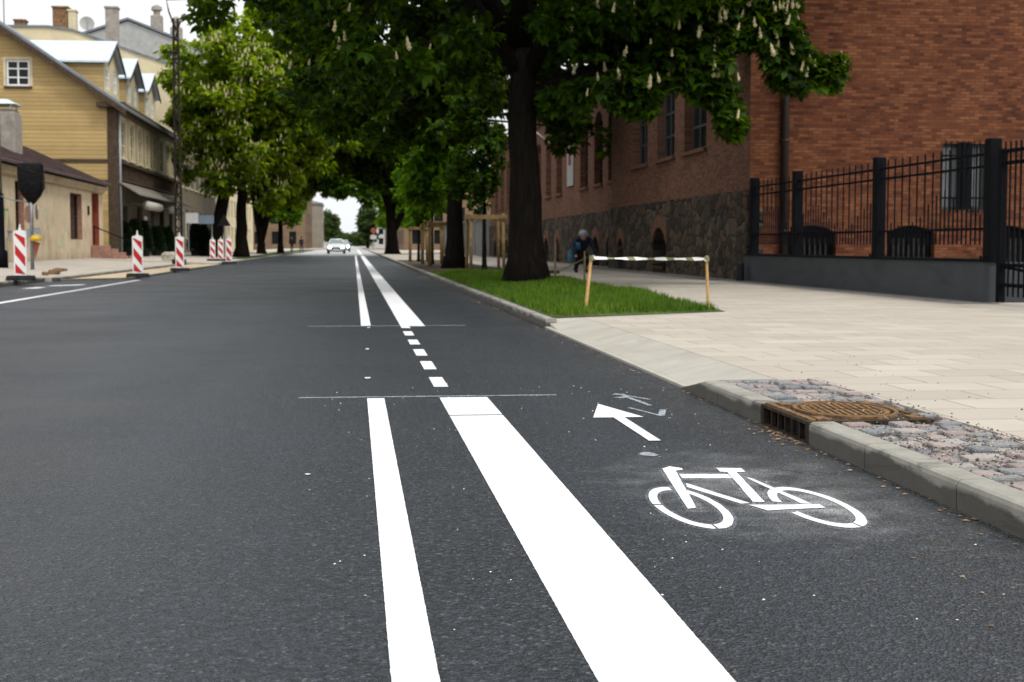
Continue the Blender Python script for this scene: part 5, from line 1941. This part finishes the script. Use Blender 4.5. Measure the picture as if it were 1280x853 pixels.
def disc(mb, x, y, z, r, ang, th=.02, n=18):
    c, s = math.cos(ang), math.sin(ang)
    ra = [(x + r * math.cos(2 * pi * k / n) * c, y + r * math.cos(2 * pi * k / n) * s, z + r * math.sin(2 * pi * k / n)) for k in range(n)]
    mb.loft([[(a + s * th, b - c * th, d) for a, b, d in ra], ra], True, True)


mb.sm = False
disc(mb, -9.37, 43.1, 1.78, .25, R(74))
mb.build('round_sign', M['pinkstone'], cs, fix=True)
mb = MB()
disc(mb, -9.12, 43.05, 1.84, .23, R(112))
mb.build('round_sign', M['galv'], cs, fix=True)
mb = MB()
mb.box(-9.2, -9.02, 43.0, 43.03, 1.22, 1.40)
mb.box(-9.42, -9.30, 43.0, 43.03, 1.1, 1.35)
mb.build('sign_plate', M['galv'], cs)
mb = MB()
mb.sm = True
mb.lathe([(.02, -.02), (.16, -.01), (.17, .05), (.12, .14), (.04, .17)], -9.17, 43.1, 1.02, 14)
mb.build('yellow_lamp', M['yellowlamp'], cs)
mb = MB()
mb.extr([(-9.22, 43.05, 1.0), (-9.04, 43.05, .95), (-9.2, 43.05, .48)], (0, .03, 0))
mb.build('triangle_sign', M['redwood'], cs, fix=True)
mb = MB()
mb.tube([(-10.3, 43.9, 2.32), (-9.9, 43.3, 2.2), (-9.32, 43.2, 2.12)], .02, 5)
mb.build('cable', M['galv'], cs)

lp = thing('lamp_post', 'thick grey lamp post with a black foot at the left picture edge', 'lamp post', (-10.42, 44, .2))
mb = MB()
mb.sm = True
mb.tube([(-10.42, 44, 2.4), (-10.42, 44, 8.5)], [.13, .09], 12)
mb.tube([(-10.42, 44, 8.4), (-10.4, 44, 9.0), (-9.2, 44, 9.3)], [.05, .045, .04], 8)
mb.lathe([(.05, 0), (.22, .05), (.25, .14), (.05, .2)], -9.1, 44, 9.15, 12)
mb.build('shaft', M['greywood'], lp)
mb = MB()
mb.sm = True
mb.tube([(-10.42, 44, .15), (-10.42, 44, .7), (-10.42, 44, .75), (-10.42, 44, 2.4)], [.26, .25, .18, .17], 12)
mb.build('foot', M['black'], lp)

up_ = thing('lattice_pole', 'tall dark riveted lattice pole in front of the blossoming tree', 'pole', (-7.1, 60, .1))
mb = MB()
zt = 10.0
for s in (-1, 1):
    mb.extr([(-7.1 + s * .16, 59.9, .1), (-7.1 + s * .16 - s * .07, 59.9, .1), (-7.1 + s * .12 - s * .07, 59.9, zt), (-7.1 + s * .12, 59.9, zt)], (0, .2, 0))
k = 0
z = .4
while z < zt - .5:
    w0 = .15 - .05 * z / zt
    w1 = .15 - .05 * (z + .45) / zt
    s = 1 if k % 2 else -1
    mb.tube([(-7.1 - s * w0, 59.89, z), (-7.1 + s * w1, 59.89, z + .45)], .022, 4)
    mb.tube([(-7.1 + s * w0, 60.11, z), (-7.1 - s * w1, 60.11, z + .45)], .022, 4)
    z += .45
    k += 1
mb.bbox(-7.36, -6.84, 59.75, 60.25, .08, .3, .02)
mb.build('shaft', plain('rusty_pole', (.022, .016, .012), .85, 0, .5, 5, .3), up_, fix=True)
mb = MB()
mb.tube([(-7.1, 60, 9.6), (-7.35, 60, 10.25), (-7.45, 60, 10.75), (-6.6, 60, 10.8)], .035, 6)
mb.tube([(-7.1, 60, 9.3), (-6.9, 60, 9.9)], .03, 6)
mb.build('bracket', M['pipe'], up_)

# hanging shop sign and dark triangular sign among the left trunks
sg = thing('shop_sign', 'white and blue sign board fixed on posts in front of the dark hedge', 'sign', (-9.2, 86, .15))
mb = MB()
mb.box(-9.75, -9.05, 85.95, 86.05, 2.15, 2.75)
mb.build('white_board', M['white'], sg)
mb = MB()
mb.box(-9.04, -8.15, 85.96, 86.04, 2.12, 2.62)
mb.build('blue_board', M['signblue'], sg)
mb = MB()
for x in (-9.65, -8.3):
    mb.box(x, x + .06, 86.06, 86.12, .1, 2.6)
mb.build('post', M['galv'], sg)
ts = thing('warning_sign', 'dark triangular sign seen from behind between the two left trunks', 'sign', (-7.65, 87, .15))
mb = MB()
mb.extr([(-8.05, 87, 2.0), (-7.25, 87, 2.0), (-7.65, 87, 2.72)], (0, .03, 0))
mb.build('plate', M['rubber'], ts, fix=True)
MB().tube([(-7.65, 87.06, .1), (-7.65, 87.06, 2.5)], .04, 8).build('post', M['galv'], ts)
rs_ = thing('road_sign', 'round red sign above a white plate far up the right pavement', 'sign', (2.55, 190, .1))
mb = MB()
disc(mb, 2.55, 190, 2.75, .36, 0)
mb.build('round_plate', M['redwood'], rs_, fix=True)
MB().box(2.15, 2.95, 189.95, 189.99, 1.6, 2.15).build('white_plate', M['grey_render'], rs_)
MB().tube([(2.55, 190.05, 0), (2.55, 190.05, 2.9)], .045, 8).build('post', M['galv'], rs_)


def thuja(x, y, z, h, r, label, seed):
    t = thing('thuja', label, 'shrub', (x, y, z), 'thujas in front of the timber house')
    rs = np.random.RandomState(seed)
    n = 1100
    f = rs.rand(n) ** .8
    a = rs.rand(n) * 6.28
    rr = r * (1 - f) ** .55 * (.75 + .3 * rs.rand(n)) + .03
    P = np.stack((x + rr * np.cos(a), y + rr * np.sin(a), z + .3 + f * (h - .3)), -1)
    d = np.stack((np.cos(a) * .5, np.sin(a) * .5, np.full(n, .8)), -1) + rs.normal(0, .25, (n, 3))
    leaves_mesh('foliage', P, d, .2, M['thuja'], seed, t, 3)
    mb = MB()
    mb.lathe([(r * .6, 0), (r * .75, .33), (r * .7, .34)], x, y, z, 12)
    mb.build('pot', M['rubber'], t)


for i, (px, h, lb) in enumerate(((157, 1.75, 'broad dark thuja closest to the red steps'), (171, 1.9, 'slim dark thuja second from the red steps'), (182, 1.85, 'dark thuja standing below the white notice board'), (198, 1.6, 'smaller dark thuja behind the third beacon'), (211, 1.6, 'dark thuja close to the lattice pole'), (246, 1.9, 'dark thuja below the white and blue sign'), (256, 1.8, 'dark thuja beside the leaning trunk'))):
    Y = (76, 77.5, 80, 84, 86, 90, 90)[i]
    d_ = _fw + (px - CX) / FPX * _rt
    X = d_[0] / d_[1] * Y
    thuja(X, Y, .22, h, .42 if i else .55, lb, 40 + i)

# ------------------------------------------------------------------ cars
def car(name, label, x, y, paintm):
    t = thing(name, label, 'car', (x, y, 0), 'cars coming down the street')
    W = .88
    # side profile sections along y (front at -y), each a cross-section ring
    secs = [(-2.15, .30, .62, .70, 0), (-2.05, .22, .80, .80, 0), (-1.2, .20, .95, W, 0), (-.75, .20, 1.0, W, 0), (.0, .20, 1.0, W, 0), (1.4, .20, 1.02, W, 0), (2.0, .24, 1.0, .84, 0), (2.1, .34, .9, .76, 0)]
    mb = MB()
    mb.sm = True
    rings = []
    for yy, zl, zh, w_, _ in secs:
        rings.append([(x - w_ * .92, y + yy, zl), (x + w_ * .92, y + yy, zl), (x + w_, y + yy, (zl + zh) * .5), (x + w_ * .93, y + yy, zh - .05), (x + w_ * .6, y + yy, zh), (x - w_ * .6, y + yy, zh), (x - w_ * .93, y + yy, zh - .05), (x - w_, y + yy, (zl + zh) * .5)])
    mb.loft(rings, True, True)
    # roof and pillars
    roof = [(-.05, 1.43, .56), (.3, 1.48, .6), (1.1, 1.47, .6), (1.55, 1.40, .56)]
    mb.loft([[(x - w_, y + yy, zz - .05), (x + w_, y + yy, zz - .05), (x + w_ * .9, y + yy, zz), (x - w_ * .9, y + yy, zz)] for yy, zz, w_ in roof], True, True)
    for s in (-1, 1):
        mb.tube([(x + s * .76, y - .78, .98), (x + s * .55, y - .03, 1.42)], .04, 5)
        mb.tube([(x + s * .78, y + .5, .98), (x + s * .58, y + .5, 1.42)], .04, 5)
        mb.tube([(x + s * .76, y + 1.95, .98), (x + s * .55, y + 1.5, 1.38)], .06, 5)
        mb.bbox(x + s * .93 - .08, x + s * .93 + .08, y - .62, y - .5, 1.0, 1.13, .02)
    mb.build('body', paintm, t, fix=True)
    mb = MB()
    mb.loft([[(x - .74, y - .80, .97), (x + .74, y - .80, .97), (x + .74, y + 1.95, .97), (x - .74, y + 1.95, .97)], [(x - .55, y - .04, 1.41), (x + .55, y - .04, 1.41), (x + .55, y + 1.5, 1.38), (x - .55, y + 1.5, 1.38)]], False, True)
    mb.build('windows', M['pane_pale'], t, fix=True)
    mb = MB()
    mb.box(x - .42, x + .42, y - 2.17, y - 2.1, .45, .62)
    mb.box(x - .78, x + .78, y - 2.13, y - 2.04, .22, .36)
    mb.build('grille', M['rubber'], t)
    MB().box(x - .26, x + .26, y - 2.19, y - 2.171, .36, .47).build('number_plate', M['white'], t)
    for s in (-1, 1):
        mb = MB()
        mb.sm = True
        rg_ = [[(x + s * .62 + r * math.cos(2 * pi * k / 12) * 1.25, y + yy, .66 + r * math.sin(2 * pi * k / 12)) for k in range(12)] for r, yy in ((.12, -2.05), (.12, -2.14), (.07, -2.18))]
        mb.loft(rg_, True, True)
        mb.build('headlight', M['headlamp'], t, fix=True)
    for s in (-1, 1):
        for yy in (-1.35, 1.3):
            mb = MB()
            mb.sm = True
            mb.loft([[(x + s * xx, y + yy + r * math.cos(2 * pi * k / 16), .31 + r * math.sin(2 * pi * k / 16)) for k in range(16)] for xx, r in ((.66, .28), (.68, .31), (.86, .31), (.89, .27))], True, True)
            w = mb.build('wheel', M['tyre'], t, fix=True)
            mb = MB()
            mb.loft([[(x + s * xx, y + yy + r * math.cos(2 * pi * k / 10), .31 + r * math.sin(2 * pi * k / 10)) for k in range(10)] for xx, r in ((.885, .19), (.905, .17))], True, True)
            mb.build('rim', M['galv'], w, fix=True)


car('car', 'pale silver car driving towards us with its headlights on', -1.75, 144.5, M['carpaint'])
car('car', 'second car following half hidden behind the silver one, lights on', -1.35, 180, M['carpaint_b'])

# ------------------------------------------------------------------ people
def person(label, loc, joints, edges, radii, mat_of, mats, parts=(), scale=1.0, rot=0.0):
    t = thing('person', label, 'person', loc)
    names = list(joints)
    me = bpy.data.meshes.new('body_skeleton')
    me.from_pydata([joints[n] for n in names], [(names.index(a), names.index(b)) for a, b in edges], [])
    o = bpy.data.objects.new('body_skeleton', me)
    COL.objects.link(o)
    o.modifiers.new('skin', 'SKIN')
    for i, n in enumerate(names):
        me.skin_vertices[0].data[i].radius = (radii[n], radii[n] * .85) if not isinstance(radii[n], tuple) else radii[n]
    me.skin_vertices[0].data[names.index('pelvis')].use_root = True
    s = o.modifiers.new('sub', 'SUBSURF')
    s.levels = s.render_levels = 2
    bpy.context.view_layer.update()
    dg = bpy.context.evaluated_depsgraph_get()
    nm = bpy.data.meshes.new_from_object(o.evaluated_get(dg))
    bpy.data.objects.remove(o)
    b = bpy.data.objects.new('body', nm)
    COL.objects.link(b)
    nm.materials.clear()
    for m in mats: nm.materials.append(m)
    for p in nm.polygons:
        p.use_smooth = True
        p.material_index = mat_of(p.center)
    b.parent = t
    for nme, mb, m in parts:
        q = mb.build(nme, m)
        q.parent = t
    t.rotation_euler = (0, 0, rot)
    t.scale = (scale,) * 3
    return t


def walker(stride=.22, arm=.15):
    J = {'pelvis': (0, 0, .95), 'waist': (0, 0, 1.1), 'chest': (0, -.01, 1.32), 'neck': (0, -.02, 1.50), 'head': (0, -.04, 1.60), 'crown': (0, -.03, 1.71),
         'shl': (-.19, 0, 1.42), 'ell': (-.25, arm * .5, 1.15), 'wrl': (-.24, -arm * .3 + .0, .92), 'hal': (-.24, -arm * .5, .82), 'shr': (.19, 0, 1.42), 'elr': (.25, -arm * .5, 1.16), 'wrr': (.24, -arm, .94), 'har': (.24, -arm * 1.2, .85),
         'hil': (-.1, 0, .9), 'knl': (-.1, -stride * .6, .5), 'anl': (-.1, -stride * .7, .08), 'tol': (-.1, -stride * .7 - .16, .04), 'hir': (.1, 0, .9), 'knr': (.1, stride * .1, .5), 'anr': (.1, stride, .12), 'tor': (.1, stride - .13, .04)}
    E_ = [('pelvis', 'waist'), ('waist', 'chest'), ('chest', 'neck'), ('neck', 'head'), ('head', 'crown'), ('chest', 'shl'), ('shl', 'ell'), ('ell', 'wrl'), ('wrl', 'hal'), ('chest', 'shr'), ('shr', 'elr'), ('elr', 'wrr'), ('wrr', 'har'),
          ('pelvis', 'hil'), ('hil', 'knl'), ('knl', 'anl'), ('anl', 'tol'), ('pelvis', 'hir'), ('hir', 'knr'), ('knr', 'anr'), ('anr', 'tor')]
    Rr = {'pelvis': (.16, .12), 'waist': (.15, .11), 'chest': (.17, .12), 'neck': .055, 'head': .085, 'crown': .075, 'shl': .075, 'ell': .055, 'wrl': .038, 'hal': .035, 'shr': .075, 'elr': .055, 'wrr': .038, 'har': .035,
          'hil': .095, 'knl': .065, 'anl': .045, 'tol': .04, 'hir': .095, 'knr': .065, 'anr': .045, 'tor': .04}
    return J, E_, Rr


def hair_part(x=0, y=-.02, z=1.66, r=.098):
    mb = MB()
    mb.sm = True
    mb.lathe([(r * .95, -.04), (r * 1.08, .02), (r * .95, .07), (r * .5, .105), (.01, .115)], x, y, z, 12)
    return mb


def wmat(c):
    if c.z > 1.52 or (abs(c.x) > .2 and c.z < .93): return 2
    return 0 if c.z > .9 else 1


J, E_, Rr = walker()
person('pedestrian in dark brown clothes walking on the far left, seen left of the other', (-6.35, 149.5, .0), J, E_, Rr, wmat, [M['blackcloth'], M['blackcloth'], M['skin']], [('hair', hair_part(), M['hair'])], 1.0, .3)
J, E_, Rr = walker(.18, .1)
person('pedestrian in navy jacket walking at the far left road edge, nearer the cars', (-5.35, 149.2, .0), J, E_, Rr, wmat, [M['navy'], M['navy'], M['skin']], [('hair', hair_part(), M['hair'])], .97, -.2)

# bending person near the brick front
J = {'pelvis': (.10, .12, .62), 'waist': (.07, -.02, .74), 'chest': (.0, -.22, .86), 'neck': (-.06, -.36, .92), 'head': (-.10, -.45, .95), 'crown': (-.12, -.50, 1.02),
     'shl': (-.20, -.22, .88), 'ell': (-.38, -.34, .70), 'wrl': (-.36, -.50, .50), 'hal': (-.35, -.54, .42), 'shr': (.20, -.24, .86), 'elr': (.28, -.34, .62), 'wrr': (.20, -.50, .46), 'har': (.17, -.54, .39),
     'hil': (.0, .12, .58), 'knl': (-.05, -.10, .36), 'anl': (-.06, .06, .08), 'tol': (-.09, -.10, .04), 'hir': (.20, .12, .58), 'knr': (.22, -.10, .36), 'anr': (.22, .06, .08), 'tor': (.24, -.10, .04)}
Rr = dict(Rr)
Rr.update({'pelvis': (.19, .16), 'waist': (.19, .16), 'chest': (.21, .17), 'hil': .11, 'hir': .11, 'knl': .08, 'knr': .08, 'anl': .055, 'anr': .055, 'shl': .095, 'shr': .095, 'ell': .065, 'elr': .065, 'tol': .05, 'tor': .05})
cap = MB()
cap.sm = True
cap.lathe([(.115, -.03), (.125, .02), (.11, .07), (.06, .11), (.01, .12)], -.11, -.46, 1.0, 12)
cap.box(-.19, -.03, -.64, -.52, .975, .99)
pnl = MB()
pnl.sm = True
pnl.loft([[(-.30, -.30, .80), (-.19, -.42, .80), (-.15, -.40, .62), (-.29, -.27, .58)], [(-.31, -.33, .80), (-.20, -.45, .80), (-.16, -.43, .62), (-.30, -.30, .58)]], True, True)


def bmat(c):
    if (c.x ** 2 * 0 + (c.y + .47) ** 2 < .012 and c.z > .86 and abs(c.x + .1) < .12): return 2
    if c.z < .47 and (c.y < -.42): return 2
    return 0 if c.z > .55 else 1


bp = person('bending person in dark clothes with a white cap sweeping near the stone base', (6.25, 40.0, PZ), J, E_, Rr, bmat, [M['navy'], M['blackcloth'], M['skin']], [('cap', cap, M['whitecloth']), ('vest_panel', pnl, M['bluecloth'])], 1.08, .35)
mb = MB()
mb.tube([(6.42, 39.45, .55), (5.6, 39.2, .17)], .016, 6)
br = mb.build('broom', M['oldstake'], None, 'broom with brown handle held low by the bending person', 'broom')
mb = MB()
mb.bbox(5.32, 5.6, 39.12, 39.28, .105, .2, .02)
mb.build('bristles', M['brownwood'], br)
mb = MB()
mb.sm = True
rings = []
for z, w_ in ((.30, .08), (.36, .13), (.5, .14), (.62, .10), (.68, .03)):
    rings.append([(6.0 + w_ * .8 * math.cos(2 * pi * k / 10), 39.62 + w_ * .7 * math.sin(2 * pi * k / 10), z + PZ) for k in range(10)])
mb.loft(rings, True, True)
mb.build('carrier_bag', M['bluecloth'], None, 'light blue carrier bag hanging from the arm of the bending person', 'bag')

# ------------------------------------------------------------------ world, sun, camera
SUN_EL, SUN_AZ = R(55), R(140)      # azimuth clockwise from +Y: behind us and to the right
w = bpy.data.worlds.new('World')
scene.world = w
w.use_nodes = True
nt = w.node_tree
bg = nt.nodes['Background']
sky = nt.nodes.new('ShaderNodeTexSky')
sky.sky_type = 'NISHITA'
sky.sun_disc = False
sky.sun_elevation = SUN_EL
sky.sun_rotation = SUN_AZ
sky.air_density = 1.0
sky.dust_density = 2.5
hsv = nt.nodes.new('ShaderNodeHueSaturation')
hsv.inputs['Saturation'].default_value = .25
nt.links.new(sky.outputs[0], hsv.inputs['Color'])
# thin white cloud cover
tc = nt.nodes.new('ShaderNodeTexCoord')
nz = nt.nodes.new('ShaderNodeTexNoise')
nz.inputs['Scale'].default_value = 2.2
nz.inputs['Detail'].default_value = 6
nt.links.new(tc.outputs['Generated'], nz.inputs['Vector'])
rp_ = nt.nodes.new('ShaderNodeValToRGB')
rp_.color_ramp.elements[0].position = .3
rp_.color_ramp.elements[0].color = (.7, .7, .7, 1)
rp_.color_ramp.elements[1].position = .6
rp_.color_ramp.elements[1].color = (1, 1, 1, 1)
nt.links.new(nz.outputs['Fac'], rp_.inputs[0])
mx = nt.nodes.new('ShaderNodeMix')
mx.data_type = 'RGBA'
nt.links.new(rp_.outputs[0], mx.inputs[0])
nt.links.new(hsv.outputs[0], mx.inputs[6])
# cloud cover, brighter round the veiled sun
dp = nt.nodes.new('ShaderNodeVectorMath')
dp.operation = 'DOT_PRODUCT'
nt.links.new(tc.outputs['Generated'], dp.inputs[0])
dp.inputs[1].default_value = (math.sin(SUN_AZ) * math.cos(SUN_EL), math.cos(SUN_AZ) * math.cos(SUN_EL), math.sin(SUN_EL))
cr = nt.nodes.new('ShaderNodeValToRGB')
cr.color_ramp.elements[0].position = 0.0
cr.color_ramp.elements[0].color = (.54, .555, .57, 1)
cr.color_ramp.elements[1].position = 1.0
cr.color_ramp.elements[1].color = (1, 1, 1, 1)
nt.links.new(dp.outputs['Value'], cr.inputs[0])
gain = nt.nodes.new('ShaderNodeVectorMath')
gain.operation = 'SCALE'
gain.inputs['Scale'].default_value = 12.5
nt.links.new(cr.outputs[0], gain.inputs[0])
nt.links.new(gain.outputs[0], mx.inputs[7])
nt.links.new(mx.outputs[2], bg.inputs['Color'])
bg.inputs['Strength'].default_value = .12

sl_ = bpy.data.lights.new('sun', 'SUN')
sl_.energy = 1.5
sl_.angle = R(10)
sl_.color = (1, .97, .92)
so = bpy.data.objects.new('sun', sl_)
COL.objects.link(so)
d = Vector((math.sin(SUN_AZ) * math.cos(SUN_EL), math.cos(SUN_AZ) * math.cos(SUN_EL), math.sin(SUN_EL)))
so.rotation_euler = d.to_track_quat('Z', 'Y').to_euler()
so.location = (0, 0, 40)

cam = bpy.data.cameras.new('camera')
co = bpy.data.objects.new('camera', cam)
COL.objects.link(co)
co.location = (0, 0, CAMH)
co.rotation_euler = (pi / 2 - PITCH, 0, -YAW)
cam.sensor_width = 36
cam.lens = 36 * FPX / 1280
cam.clip_start = .05
cam.clip_end = 4000
cam.dof.use_dof = True
cam.dof.focus_distance = 4.7
cam.dof.aperture_fstop = 7.5
scene.camera = co

scene.view_settings.view_transform = 'Standard'
scene.view_settings.look = 'None'
scene.view_settings.exposure = .45
scene.view_settings.gamma = 1
scene.cycles.max_bounces = 6
scene.cycles.diffuse_bounces = 3
scene.cycles.glossy_bounces = 2
scene.cycles.transmission_bounces = 3
scene.cycles.use_denoising = True
scene.cycles.sample_clamp_indirect = 6
